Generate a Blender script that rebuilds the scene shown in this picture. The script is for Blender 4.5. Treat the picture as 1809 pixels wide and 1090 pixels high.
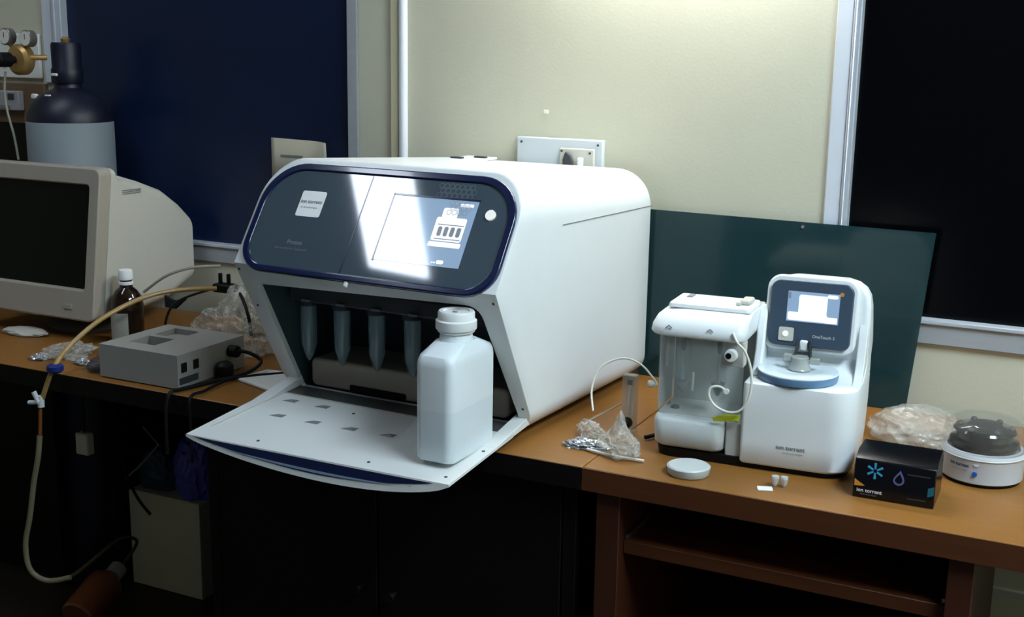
import bpy, bmesh, math, random
from mathutils import Vector, Matrix, noise
random.seed(7)
S = bpy.context.scene
C = S.collection
for o in list(bpy.data.objects): bpy.data.objects.remove(o)

# ------------------------------------------------------------------ camera
cam_data = bpy.data.cameras.new('camera')
cam = bpy.data.objects.new('camera', cam_data); C.objects.link(cam)
CX, CY = 904.5, 545.0
VXp, VZp = Vector((-3490.0 - CX, 18.0 - CY)), Vector((745.0 - CX, 10400.0 - CY))
FPX = math.sqrt(-(VXp.dot(VZp)))
nx = -Vector((VXp.x, VXp.y, FPX)).normalized()
nz = -Vector((VZp.x, VZp.y, FPX)).normalized()
ny = nz.cross(nx)
# world axes in (right, down, forward) camera coordinates -> blender camera axes
right = Vector((nx.x, ny.x, nz.x)); down = Vector((nx.y, ny.y, nz.y)); fwd = Vector((nx.z, ny.z, nz.z))
m = Matrix((right, -down, -fwd)).transposed().to_4x4()
m.translation = Vector((0, 0, 1.43))
cam.matrix_world = m
cam_data.sensor_fit = 'HORIZONTAL'; cam_data.sensor_width = 36.0
cam_data.lens = FPX / 1809.0 * 36.0
cam_data.clip_start = 0.02
S.camera = cam

# ------------------------------------------------------------------ world, exposure
w = bpy.data.worlds.new('world'); S.world = w; w.use_nodes = True
w.node_tree.nodes['Background'].inputs[0].default_value = (0.62, 0.75, 1.0, 1)
w.node_tree.nodes['Background'].inputs[1].default_value = 0.035
S.view_settings.view_transform = 'Standard'; S.view_settings.look = 'None'
S.view_settings.gamma = 1.0; S.view_settings.use_curve_mapping = False
S.view_settings.exposure = 1.1

# ------------------------------------------------------------------ materials
def lin(c):
    return tuple((v/255/12.92 if v/255 <= 0.04045 else ((v/255+0.055)/1.055)**2.4) for v in c)
MATS = {}
def mat(name, col, rough=0.5, metal=0.0, spec=0.5, emit=0.0, ecol=None, trans=0.0, alpha=1.0, coat=0.0, ior=1.45, var=0.0, vscale=20.0, bump=0.0, bscale=80.0, stretch=None):
    if name in MATS: return MATS[name]
    m = bpy.data.materials.new(name); m.use_nodes = True
    nt = m.node_tree; b = nt.nodes['Principled BSDF']
    c = lin(col) + (1,)
    b.inputs['Base Color'].default_value = c
    b.inputs['Roughness'].default_value = rough; b.inputs['Metallic'].default_value = metal
    b.inputs['Specular IOR Level'].default_value = spec; b.inputs['IOR'].default_value = ior
    b.inputs['Transmission Weight'].default_value = trans; b.inputs['Alpha'].default_value = alpha
    b.inputs['Coat Weight'].default_value = coat; b.inputs['Coat Roughness'].default_value = 0.05
    if emit:
        b.inputs['Emission Color'].default_value = lin(ecol or col) + (1,); b.inputs['Emission Strength'].default_value = emit
    tc = nt.nodes.new('ShaderNodeTexCoord'); mp = nt.nodes.new('ShaderNodeMapping')
    nt.links.new(tc.outputs['Object'], mp.inputs[0])
    if stretch: mp.inputs['Scale'].default_value = stretch
    n = nt.nodes.new('ShaderNodeTexNoise'); n.inputs['Scale'].default_value = vscale; n.inputs['Detail'].default_value = 5
    nt.links.new(mp.outputs[0], n.inputs['Vector'])
    mx = nt.nodes.new('ShaderNodeMix'); mx.data_type = 'RGBA'
    v = max(var, 0.02)
    mx.inputs[6].default_value = tuple(x*(1-v) for x in c[:3]) + (1,)
    mx.inputs[7].default_value = tuple(min(1, x*(1+v)) for x in c[:3]) + (1,)
    nt.links.new(n.outputs['Fac'], mx.inputs[0]); nt.links.new(mx.outputs[2], b.inputs['Base Color'])
    if bump:
        n2 = nt.nodes.new('ShaderNodeTexNoise'); n2.inputs['Scale'].default_value = bscale; n2.inputs['Detail'].default_value = 4
        nt.links.new(mp.outputs[0], n2.inputs['Vector'])
        bp = nt.nodes.new('ShaderNodeBump'); bp.inputs['Strength'].default_value = bump; bp.inputs['Distance'].default_value = 0.004
        nt.links.new(n2.outputs['Fac'], bp.inputs['Height']); nt.links.new(bp.outputs[0], b.inputs['Normal'])
    MATS[name] = m; return m

WALL   = mat('wall_paint', (196, 194, 174), 0.7, var=0.05, vscale=3, bump=0.08, bscale=150)
WALLD  = mat('wall_paint_column', (200, 194, 162), 0.7, var=0.04, vscale=3)
ALU    = mat('silver_frame', (196, 202, 212), 0.35, metal=0.25, var=0.04)
GREYB  = mat('grey_sill', (158, 162, 166), 0.5, var=0.08, vscale=12, stretch=(1, 8, 8))
NIGHTB = mat('dark_blue_pane', (12, 28, 58), 0.32, spec=0.35, var=0.35, vscale=3)
NIGHTK = mat('black_pane', (3, 4, 6), 0.25, spec=0.2, var=0.2)
GREENG = mat('tinted_sheet', (27, 56, 60), 0.12, spec=0.5, alpha=0.88, var=0.25, vscale=4)
WOOD   = mat('orange_laminate', (134, 90, 40), 0.38, spec=0.45, var=0.16, vscale=9, stretch=(1, 12, 6), bump=0.03)
WOODE  = mat('desk_edge', (78, 40, 16), 0.5, var=0.2, vscale=9, stretch=(1, 10, 10))
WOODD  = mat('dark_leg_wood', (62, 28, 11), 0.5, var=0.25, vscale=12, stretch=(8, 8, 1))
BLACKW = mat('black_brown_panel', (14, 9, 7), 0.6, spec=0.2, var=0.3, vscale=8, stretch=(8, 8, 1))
FLOOR  = mat('floor_tile', (44, 34, 22), 0.6, var=0.3, vscale=6)
CEIL   = mat('ceiling_paint', (150, 150, 145), 0.8)
WHITE  = mat('white_plastic', (224, 228, 229), 0.32, var=0.01)
WHITE2 = mat('white_plastic_tray', (222, 224, 222), 0.3, var=0.01)
CREAM  = mat('cream_plastic', (192, 190, 180), 0.45, var=0.02)
CREAM2 = mat('cream_plastic_bezel', (160, 152, 140), 0.5, var=0.02)
NAVY   = mat('navy_gloss', (10, 26, 66), 0.15, coat=0.6, var=0.05)
GLASSP = mat('smoked_panel_glass', (66, 82, 94), 0.05, spec=0.9, ior=1.7, coat=0.0, var=0.05)
DARK   = mat('black_rubber', (9, 9, 11), 0.55, spec=0.25)
DARKG  = mat('dark_grey', (52, 56, 60), 0.5)
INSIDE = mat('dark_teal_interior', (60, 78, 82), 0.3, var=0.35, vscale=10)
MIDG   = mat('mid_grey', (120, 122, 122), 0.5)
WASTE  = mat('grey_bin_plastic', (176, 166, 152), 0.45, var=0.05)
CLEAR  = mat('clear_tube_plastic', (160, 190, 200), 0.08, spec=0.9, alpha=0.45)
MILK   = mat('milky_bottle', (222, 230, 234), 0.35, var=0.02)
MILKL  = mat('milky_bottle_filled', (213, 223, 229), 0.35, var=0.02)
CAPW   = mat('white_cap', (232, 234, 234), 0.4)
SCRBL  = mat('lit_screen', (80, 110, 140), 0.06, spec=0.9, ior=1.7, emit=0.22, ecol=(176, 204, 232))
SCRW   = mat('lit_white_graphic', (200, 205, 210), 0.2, emit=0.38, ecol=(236, 240, 244))
SCRM   = mat('lit_grey_graphic', (90, 100, 110), 0.2, emit=0.12, ecol=(170, 180, 190))
BTNW   = mat('lit_button', (220, 220, 215), 0.3, emit=0.2, ecol=(240, 240, 235))
PRINTW = mat('printed_white', (205, 210, 212), 0.5)
PRINTG = mat('printed_grey', (112, 118, 122), 0.5)
BEZEL2 = mat('slate_bezel', (62, 76, 92), 0.3, var=0.03)
CHAMB  = mat('chamber_grey', (188, 190, 184), 0.4, var=0.03)
CLRDOOR= mat('clear_door', (190, 200, 200), 0.08, spec=0.6, alpha=0.16)
TANK   = mat('frosted_tank', (200, 206, 206), 0.4, var=0.03)
LIME   = mat('yellow_green_tab', (176, 184, 40), 0.5)
TUBEW  = mat('white_tubing', (220, 220, 208), 0.35)
TUBEC  = mat('translucent_tubing', (170, 168, 150), 0.25, alpha=0.75)
TUBEY  = mat('yellowed_tubing', (150, 124, 74), 0.3, var=0.1)
BAG    = mat('clear_bag', (214, 214, 206), 0.16, spec=0.9, alpha=0.42, bump=0.25, bscale=30)
BAGM   = mat('milky_bag', (196, 192, 182), 0.22, spec=0.8, alpha=0.5, bump=0.2, bscale=40)
FOIL   = mat('foil', (190, 194, 198), 0.18, metal=0.7, bump=0.3, bscale=60)
PAPER  = mat('paper', (222, 222, 216), 0.7)
PAPERB = mat('beige_paper', (166, 162, 144), 0.7, var=0.03)
BLUEC  = mat('blue_clamp', (18, 40, 110), 0.4)
METAL  = mat('steel', (170, 172, 174), 0.25, metal=0.9)
BRASS  = mat('brass', (172, 138, 84), 0.38, metal=0.55, var=0.1)
GASB   = mat('dark_cylinder_paint', (16, 20, 38), 0.45, var=0.4, vscale=14)
GASL   = mat('grey_cylinder_wrap', (120, 130, 136), 0.6, var=0.08, vscale=8)
AMBER  = mat('amber_glass', (30, 16, 8), 0.06, spec=0.8, alpha=0.95)
LABEL  = mat('bottle_label', (164, 168, 160), 0.6, var=0.05)
HBLOCK = mat('grey_painted_metal', (142, 142, 138), 0.45, var=0.06, vscale=14)
KITB   = mat('black_carton', (7, 8, 12), 0.22, spec=0.5)
CYAN   = mat('cyan_print', (56, 150, 196), 0.5)
VIOLET = mat('violet_print', (92, 96, 150), 0.5)
ORANGE = mat('orange_print', (196, 130, 50), 0.5)
TEALP  = mat('teal_print', (20, 90, 110), 0.5)
CENT   = mat('centrifuge_grey', (186, 188, 192), 0.4)
SMOKE  = mat('smoky_dome', (150, 146, 138), 0.03, spec=1.0, alpha=0.22)
ROTOR  = mat('rotor_black', (9, 13, 15), 0.1, spec=0.8)
BBLUE  = mat('blue_button', (30, 90, 180), 0.35)
BROWNB = mat('brown_board', (110, 88, 66), 0.6, var=0.1)
BLUEP  = mat('blue_plastic', (96, 102, 196), 0.3, alpha=0.85)
TEALD  = mat('dark_teal_plastic', (34, 74, 84), 0.4)
BROWNP = mat('brown_bottle_plastic', (112, 62, 36), 0.3, alpha=0.95, var=0.3)
CARTON = mat('cream_carton', (226, 216, 184), 0.6, var=0.08, vscale=14)
LAMP_A = mat('lamp_diffuser_ceiling', (240, 245, 255), 0.5, emit=5.5, ecol=(226, 238, 255))
LAMP_B = mat('lamp_diffuser_wall', (245, 245, 240), 0.5, emit=75.0, ecol=(250, 250, 244))
LAMP_C = mat('lamp_diffuser_room', (240, 245, 255), 0.5, emit=18.5, ecol=(216, 237, 252))

# ------------------------------------------------------------------ mesh helpers
def mesh_obj(name, verts, faces, material, parent=None, smooth=35, bev=0, seg=2, loc=None):
    me = bpy.data.meshes.new(name)
    me.from_pydata([tuple(v) for v in verts], [], faces)
    bm = bmesh.new(); bm.from_mesh(me)
    bmesh.ops.remove_doubles(bm, verts=bm.verts, dist=1e-6)
    bmesh.ops.recalc_face_normals(bm, faces=bm.faces)
    bm.to_mesh(me); bm.free()
    return link(name, me, material, parent, smooth, bev, seg, loc)
def link(name, me, material, parent=None, smooth=35, bev=0, seg=2, loc=None):
    if material: me.materials.append(material)
    if smooth:
        me.shade_smooth(); me.set_sharp_from_angle(angle=math.radians(smooth))
    else: me.shade_flat()
    o = bpy.data.objects.new(name, me); C.objects.link(o)
    if parent: o.parent = parent
    if loc: o.location = loc
    if bev:
        b = o.modifiers.new('bevel', 'BEVEL'); b.width = bev; b.segments = seg; b.limit_method = 'ANGLE'; b.angle_limit = math.radians(40)
    return o
def tag(o, label=None, cat=None, group=None, kind=None):
    if label: o['label'] = label
    if cat: o['category'] = cat
    if group: o['group'] = group
    if kind: o['kind'] = kind
    return o
def thing(name, label, cat, loc=(0, 0, 0), rz=0.0, group=None):
    o = bpy.data.objects.new(name, None); C.objects.link(o)
    o.empty_display_size = 0.05
    o.location = loc; o.rotation_euler = (0, 0, math.radians(rz))
    return tag(o, label, cat, group)
class MB:
    def __init__(s): s.v = []; s.f = []
    def add(s, vs, fs):
        k = len(s.v); s.v += [Vector(v) for v in vs]; s.f += [tuple(i+k for i in f) for f in fs]; return s
    def box(s, x0, x1, y0, y1, z0, z1):
        return s.add([(x, y, z) for z in (z0, z1) for y in (y0, y1) for x in (x0, x1)],
                     [(0, 2, 3, 1), (4, 5, 7, 6), (0, 1, 5, 4), (2, 6, 7, 3), (0, 4, 6, 2), (1, 3, 7, 5)])
    def loft(s, rings, cap0=True, cap1=True):
        n = len(rings[0]); vs = [p for r in rings for p in r]; fs = []
        for i in range(len(rings)-1):
            for j in range(n):
                a = i*n+j; b = i*n+(j+1) % n; fs.append((a, b, b+n, a+n))
        if cap0: fs.append(tuple(range(n))[::-1])
        if cap1: fs.append(tuple(range((len(rings)-1)*n, len(rings)*n)))
        return s.add(vs, fs)
    def lathe(s, prof, c=(0, 0, 0), axis='z', n=32, mtx=None):
        rings = []
        for r, h in prof:
            ring = []
            for k in range(n):
                a = 2*math.pi*k/n; p = Vector((r*math.cos(a), r*math.sin(a), h))
                if axis == 'y': p = Vector((p.x, -p.z, p.y))
                if axis == 'x': p = Vector((p.z, p.x, p.y))
                if mtx: p = mtx @ p
                ring.append(p + Vector(c))
            rings.append(ring)
        return s.loft(rings)
    def tube(s, pts, r, n=10, smooth=True, closed=False):
        pts = [Vector(p) for p in pts]
        if smooth and len(pts) > 2:
            out = []
            for i in range(len(pts)-1):
                p0 = pts[max(i-1, 0)]; p1 = pts[i]; p2 = pts[i+1]; p3 = pts[min(i+2, len(pts)-1)]
                for k in range(8):
                    t = k/8
                    out.append(0.5*((2*p1)+(p2-p0)*t+(2*p0-5*p1+4*p2-p3)*t*t+(3*p1-p0-3*p2+p3)*t**3))
            out.append(pts[-1]); pts = out
        rings = []; up = None
        for i, p in enumerate(pts):
            d = (pts[min(i+1, len(pts)-1)] - pts[max(i-1, 0)]).normalized()
            if up is None: up = d.orthogonal().normalized()
            up = (up - d*up.dot(d)).normalized(); sd = d.cross(up)
            rr = r[min(i*len(r)//len(pts), len(r)-1)] if isinstance(r, (list, tuple)) else r
            rings.append([p + up*math.cos(2*math.pi*k/n)*rr + sd*math.sin(2*math.pi*k/n)*rr for k in range(n)])
        return s.loft(rings)
    def prism(s, poly, h0, h1, P):
        return s.loft([[P(u, v, h0) for u, v in poly], [P(u, v, h1) for u, v in poly]])
    def build(s, name, material, parent=None, **k): return mesh_obj(name, s.v, s.f, material, parent, **k)
def rrect(x0, x1, y0, y1, r, seg=6):
    """rounded rectangle; r = one radius or (br, tr, tl, bl)"""
    if not isinstance(r, (tuple, list)): r = (r,)*4
    pts = []
    for (cx, cy, sx, sy, a0, rad) in ((x1, y0, -1, 1, -90, r[0]), (x1, y1, -1, -1, 0, r[1]), (x0, y1, 1, -1, 90, r[2]), (x0, y0, 1, 1, 180, r[3])):
        for k in range(seg+1):
            a = math.radians(a0 + 90*k/seg)
            pts.append((cx+sx*rad+rad*math.cos(a), cy+sy*rad+rad*math.sin(a)))
    return pts
def plane(o, u, v):
    o = Vector(o); u = Vector(u).normalized(); v = Vector(v).normalized(); n = u.cross(v)
    return lambda a, b, h=0.0: o + u*a + v*b + n*h
XY = lambda z0=0: (lambda a, b, h=0.0: Vector((a, b, z0+h)))
XZ = lambda y0=0: (lambda a, b, h=0.0: Vector((a, y0-h, b)))       # faces -y
def frame_plate(name, outer, inner, h0, h1, P, material, parent, **k):
    n = len(outer); assert n == len(inner)
    rings = [[P(u, v, h0) for u, v in outer], [P(u, v, h1) for u, v in outer], [P(u, v, h1) for u, v in inner], [P(u, v, h0) for u, v in inner]]
    vs = [p for r in rings for p in r]; fs = []
    for i in range(4):
        for j in range(n):
            fs.append((i*n+j, i*n+(j+1) % n, ((i+1) % 4)*n+(j+1) % n, ((i+1) % 4)*n+j))
    return mesh_obj(name, vs, fs, material, parent, **k)
def text(name, s, size, P, material, parent, u, v, h=0.0008, align='LEFT', bold=0.0, sx=1.0):
    cu = bpy.data.curves.new(name, 'FONT'); cu.body = s; cu.size = size; cu.align_x = align; cu.offset = bold; cu.resolution_u = 3
    t = bpy.data.objects.new(name, cu); C.objects.link(t)
    dg = bpy.context.evaluated_depsgraph_get(); me = bpy.data.meshes.new_from_object(t.evaluated_get(dg))
    bpy.data.objects.remove(t)
    for vv in me.vertices: vv.co = P(u + vv.co.x*sx, v + vv.co.y, h)
    me.materials.clear()
    return link(name, me, material, parent, smooth=0)
def crumple(name, size, material, parent=None, loc=(0, 0, 0), amp=0.35, freq=3.0, seed=0, sub=5, flatb=True, rz=0.0, peak=None):
    bm = bmesh.new(); bmesh.ops.create_icosphere(bm, subdivisions=sub, radius=1.0)
    sx, sy, sz = size; off = Vector((seed*7.3, seed*3.1, seed*1.7))
    for v in bm.verts:
        p = v.co.copy()
        n1 = noise.noise(p*freq*0.45 + off); n2 = 1-abs(noise.noise(p*freq + off))*2; n3 = 1-abs(noise.noise(p*freq*2.3 + off))*2
        f = 1 + amp*(0.9*n1 + 0.45*n2 + 0.25*n3 - 0.3)
        q = Vector((p.x*f*sx, p.y*f*sy, p.z*f*sz))
        if peak: q.z += peak[2]*math.exp(-((p.x-peak[0])**2+(p.y-peak[1])**2)/0.12)*max(p.z, 0)
        if flatb: q.z = max(q.z + sz*0.55, 0.0006 + 0.0006*random.random())
        v.co = q
    me = bpy.data.meshes.new(name); bm.to_mesh(me); bm.free()
    o = link(name, me, material, parent, smooth=(22 if 'foil' in name else 70)); o.location = loc; o.rotation_euler = (0, 0, math.radians(rz)); return o
def film(m, lo, hi, scale):
    # wrinkled film: opacity follows the folds of a ridged noise
    nt = m.node_tree; b = nt.nodes['Principled BSDF']
    tc = nt.nodes.new('ShaderNodeTexCoord'); n = nt.nodes.new('ShaderNodeTexNoise'); n.inputs['Scale'].default_value = scale
    n.inputs['Detail'].default_value = 3; n.inputs['Distortion'].default_value = 1.5
    nt.links.new(tc.outputs['Object'], n.inputs['Vector'])
    sb = nt.nodes.new('ShaderNodeMath'); sb.operation = 'SUBTRACT'; sb.inputs[1].default_value = 0.5
    ab = nt.nodes.new('ShaderNodeMath'); ab.operation = 'ABSOLUTE'
    mr = nt.nodes.new('ShaderNodeMapRange'); mr.inputs[1].default_value = 0.0; mr.inputs[2].default_value = 0.07
    mr.inputs[3].default_value = hi; mr.inputs[4].default_value = lo
    nt.links.new(n.outputs['Fac'], sb.inputs[0]); nt.links.new(sb.outputs[0], ab.inputs[0]); nt.links.new(ab.outputs[0], mr.inputs[0])
    nt.links.new(mr.outputs[0], b.inputs['Alpha'])
    bp = nt.nodes.new('ShaderNodeBump'); bp.inputs['Strength'].default_value = 0.9; bp.inputs['Distance'].default_value = 0.004
    nt.links.new(mr.outputs[0], bp.inputs['Height']); nt.links.new(bp.outputs[0], b.inputs['Normal'])
film(BAG, 0.18, 0.60, 22); film(BAGM, 0.34, 0.52, 13)
def struct(o): o['kind'] = 'structure'; return o

# ================================================================== SETTING
WY = 2.40
def sbox(name, x0, x1, y0, y1, z0, z1, m, **k): return struct(MB().box(x0, x1, y0, y1, z0, z1).build(name, m, **k))
sbox('floor', -4.2, 1.6, -1.6, 2.6, -0.05, 0.0, FLOOR)
sbox('ceiling', -4.2, 1.6, -1.6, 2.6, 2.72, 2.78, CEIL)
# back wall built around the two window openings
wall = MB()
W1 = (-2.555, -1.592); W2 = (-0.463, 1.05); SB, ST = 0.885, 2.35
for a, b, c, d in ((-4.2, W1[0], 0, 2.72), (W1[0], W1[1], 0, SB), (W1[0], W1[1], ST, 2.72), (W1[1], W2[0], 0, 2.72),
                   (W2[0], W2[1], 0, SB), (W2[0], W2[1], ST, 2.72), (W2[1], 1.6, 0, 2.72)):
    wall.box(a, b, WY, WY+0.14, c, d)
struct(wall.build('wall_back', WALL))
sbox('wall_left', -4.3, -4.2, -1.6, 2.6, 0, 2.72, WALLD)
sbox('wall_right', 1.6, 1.7, -1.6, 2.6, 0, 2.72, WALLD)
def window(n, x0, x1, pane, fl, fr):
    r = bpy.data.objects.new('window_%d' % n, None); C.objects.link(r); r.location = (x0, WY, SB); struct(r)
    wd = x1-x0; H = ST-SB
    fb = MB().box(0, fl, -0.012, 0.06, 0.0, H)
    fb.build('window_frame_left', ALU, r, bev=0.003)
    MB().box(fl*0.32, fl*0.55, -0.018, -0.012, 0.05, H).build('frame_lip', ALU, r, bev=0.002)
    MB().box(wd-fr, wd, -0.006, 0.06, 0.0, H).build('window_frame_right', GREYB, r, bev=0.002)
    MB().box(fl, wd-fr, -0.006, 0.06, H-0.03, H).build('window_frame_top', ALU, r, bev=0.002)
    s = MB().box(0, wd, -0.010, 0.06, 0.0, 0.040); s.build('window_sill', GREYB, r, bev=0.002)
    MB().box(0, wd, -0.016, 0.06, 0.040, 0.049).build('sill_cap', ALU, r, bev=0.002)
    MB().box(fl, wd-fr, 0.012, 0.018, 0.045, H-0.03).build('pane', pane, r, smooth=0)
window(1, W1[0], W1[1], NIGHTB, 0.035, 0.028)
window(2, W2[0], W2[1], NIGHTK, 0.016, 0.03)
sbox('trim_3', -0.494, -0.4635, WY-0.010, WY, SB, 2.72, mat('pale_frame_band', (206, 212, 222), 0.45), bev=0.002)
sbox('trim_4', -2.590, -2.5555, WY-0.010, WY, 1.325, 2.72, mat('pale_frame_band', (206, 212, 222), 0.45), bev=0.002)
# vertical wall strip and conduit beside the left window
sbox('trim_1', -1.497, -1.476, WY-0.012, WY, 0, 2.72, WALLD, bev=0.002)
cd = MB().lathe([(0.0105, 0.0), (0.0105, 2.72)], (-1.463, WY-0.0107, 0), n=20)
tag(cd.build('conduit_pipe', mat('white_conduit', (214, 218, 226), 0.25, spec=0.7)), 'white vertical conduit pipe on the wall right of the left window', 'pipe')
# low cable channel below the right window
sbox('trim_2', -0.9, 1.6, WY-0.012, WY, 0.398, 0.412, mat('channel_grey', (190, 190, 180), 0.5))
# brown board and black board on the far-left wall
bb = MB().box(-3.3, -2.592, WY-0.016, WY, 1.213, 1.322).build('wooden_board', BROWNB, bev=0.002)
tag(bb, 'dull brown wooden board on the far left wall under the white switch panel', 'board')
bk = MB().box(-3.3, -2.600, WY-0.014, WY, 0.80, 1.2125).build('black_board', NIGHTK)
tag(bk, 'black board on the far left wall behind the gas cylinder', 'board')
t = thing('switch_panel', 'white switch panel on the wall behind the brass gas regulator', 'switch panel', (-2.686, WY, 1.335))
MB().box(-0.09, 0.08, -0.012, -0.0005, 0, 0.118).build('panel', PAPER, t, bev=0.003)
for i, sx in enumerate((-0.06, -0.02, 0.02)): MB().box(sx, sx+0.018, -0.017, -0.0121, 0.03, 0.055).build('switch', CREAM, t, bev=0.002)
t = thing('socket_box', 'small grey-white socket box on the brown board, thin tube passing in front', 'socket', (-2.718, WY-0.0165, 1.248))
MB().box(-0.05, 0.05, -0.02, 0, 0, 0.053).build('box', GREYB, t, bev=0.003)
MB().box(0.012, 0.035, -0.0225, -0.0202, 0.030, 0.046).build('socket_hole', DARKG, t, bev=0.001)
MB().box(-0.02, 0.02, -0.0215, -0.0202, 0.004, 0.014).build('rocker_switch', MIDG, t, bev=0.001)

# electrical outlet board behind the big machine
t = thing('outlet_board', 'pale outlet board with plug and switch on wall above white machine', 'outlet', (-1.17, WY, 1.14))
MB().box(0, 0.205, -0.014, -0.0005, 0, 0.106).build('backing_board', mat('pale_board', (196, 204, 208), 0.6), t, bev=0.003)
MB().box(0.106, 0.188, -0.021, -0.0142, 0.002, 0.087).build('socket_plate', CREAM, t, bev=0.003)
MB().prism([(0.118, 0.03), (0.142, 0.03), (0.142, 0.058), (0.136, 0.072), (0.122, 0.080), (0.116, 0.062)], 0, 0.007, XZ(-0.0212)).build('black_plug', DARKG, t, bev=0.004)
MB().box(0.152, 0.164, -0.03, -0.0212, 0.04, 0.068).build('switch', PAPER, t, bev=0.002)
for x, z in ((0.112, 0.080), (0.178, 0.078), (0.012, 0.095), (0.193, 0.095)):
    MB().lathe([(0.0025, -0.0005), (0.0025, 0.0015)], (x, -0.0215 if 0.1 < x < 0.19 else -0.0142, z), axis='y', n=12).build('screw', DARKG, t)
o = MB().box(-1.112, -1.101, WY-0.003, WY-0.0003, 1.297, 1.305).build('plaster_chip', PAPER, bev=0.001)
tag(o, 'tiny white chip on the wall above the outlet board', 'chip')

# sheet of paper on the dark left window
vs = []; fs = []; NX = 14
for i in range(NX+1):
    u = i/NX
    for j in range(2):
        x = -1.838 + 0.172*u + (0.006*u if j == 0 else 0)
        vs.append((x, 2.386 - 0.022*max(0, u-0.72)**1.3*4, 1.09 + j*(0.123 - 0.004*u - (0.012*max(0, u-0.85)*6)**1.5)))
for i in range(NX): fs.append((2*i, 2*i+2, 2*i+3, 2*i+1))
o = mesh_obj('paper_note', vs, fs, PAPERB); md = o.modifiers.new('s', 'SOLIDIFY'); md.thickness = 0.0008
tag(o, 'beige paper note on the dark left window behind the white machine', 'paper')
MB().box(-1.810, -1.745, 2.3835, 2.3845, 1.168, 1.173).build('printed_line', MIDG, None).parent = o

# smoked sheet leaning behind the small machine
vs = [(-0.86, 2.3705, 0.7515), (-0.304, 2.3705, 0.7515), (-0.277, 2.3775, 1.104), (-0.86, 2.3775, 1.109)]
o = mesh_obj('tinted_sheet', vs, [(0, 1, 2, 3)], GREENG, smooth=0); md = o.modifiers.new('s', 'SOLIDIFY'); md.thickness = 0.004; md.offset = 0
tag(o, 'dark green see-through sheet leaning on the wall behind the small white machine', 'sheet')
s = MB().lathe([(0.004, 0), (0.003, 0.003)], (-0.529, 2.3745, 1.097), axis='y', n=14).build('screw', METAL, None); s.parent = o

# ================================================================== DESKS
DZ = 0.75; FY = 1.766
t = thing('computer_desk', 'orange-brown wooden desk on the right with a lower shelf, under the small white machine', 'desk', (-0.733, FY, 0))
MB().box(0.0, 1.25, 0, 0.612, 0.7105, DZ).build('desktop', WOOD, t, bev=0.002)
MB().box(0.0, 1.25, -0.0025, 0, 0.7105, DZ-0.001).build('edge_band', WOODE, t)
def panel(x0, x1, y0, y1, z0, z1, name='side_panel', mt=WOODD): return MB().box(x0, x1, y0, y1, z0, z1).build(name, mt, t, bev=0.0015)
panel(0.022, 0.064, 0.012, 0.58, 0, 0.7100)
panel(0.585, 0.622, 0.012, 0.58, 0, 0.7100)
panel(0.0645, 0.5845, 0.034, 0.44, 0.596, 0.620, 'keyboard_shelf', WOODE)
panel(0.0645, 0.5845, 0.56, 0.578, 0.0, 0.7100, 'shade_back_panel', BLACKW)  # carried down to the floor, its black standing in for shade under the desk
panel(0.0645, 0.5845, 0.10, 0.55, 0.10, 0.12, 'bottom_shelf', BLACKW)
for x in (0.066, 0.578):
    MB().box(x, x+0.005, 0.04, 0.40, 0.621, 0.628).build('drawer_slide', METAL, t)
for x, y, w_, h in ((0.115, 0.40, 0.05, 0.10), (0.19, 0.42, 0.06, 0.08)):
    pass
t = thing('long_desk', 'long wooden desk on the left carrying the monitor and the big white machine', 'desk', (-0.7345, FY, 0))
top = [(0, 0), (0, 0.612), (-1.53, 0.612), (-1.53, 0.385), (-3.3, 0.385), (-3.3, 0)]
MB().prism(top, 0.7105, DZ, XY()).build('desktop', WOOD, t, bev=0.002)
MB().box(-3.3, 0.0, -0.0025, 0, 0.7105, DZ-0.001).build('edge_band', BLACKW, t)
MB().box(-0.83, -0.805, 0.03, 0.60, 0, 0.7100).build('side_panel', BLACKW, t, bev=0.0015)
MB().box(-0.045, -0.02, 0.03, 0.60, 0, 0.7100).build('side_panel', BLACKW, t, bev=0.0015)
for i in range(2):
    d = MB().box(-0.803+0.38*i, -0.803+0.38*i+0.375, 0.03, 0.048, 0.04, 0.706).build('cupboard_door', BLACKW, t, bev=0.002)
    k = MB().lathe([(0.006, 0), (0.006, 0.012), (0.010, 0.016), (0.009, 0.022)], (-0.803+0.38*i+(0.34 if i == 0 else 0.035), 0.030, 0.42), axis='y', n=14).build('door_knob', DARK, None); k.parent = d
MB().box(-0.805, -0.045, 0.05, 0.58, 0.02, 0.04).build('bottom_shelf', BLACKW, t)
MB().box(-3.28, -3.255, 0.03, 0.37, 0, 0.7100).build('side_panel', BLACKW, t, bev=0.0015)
MB().box(-3.25, -1.625, 0.366, 0.382, 0.04, 0.7100).build('shade_back_panel', BLACKW, t, bev=0.0015)  # added dark board, gives the deep shade under the left end
MB().box(-1.622, -0.832, 0.6145, 0.6265, 0.0, 0.70).build('shade_back_panel', BLACKW, t, bev=0.0015)  # added dark board behind the carton in place of the shadowed wall

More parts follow.
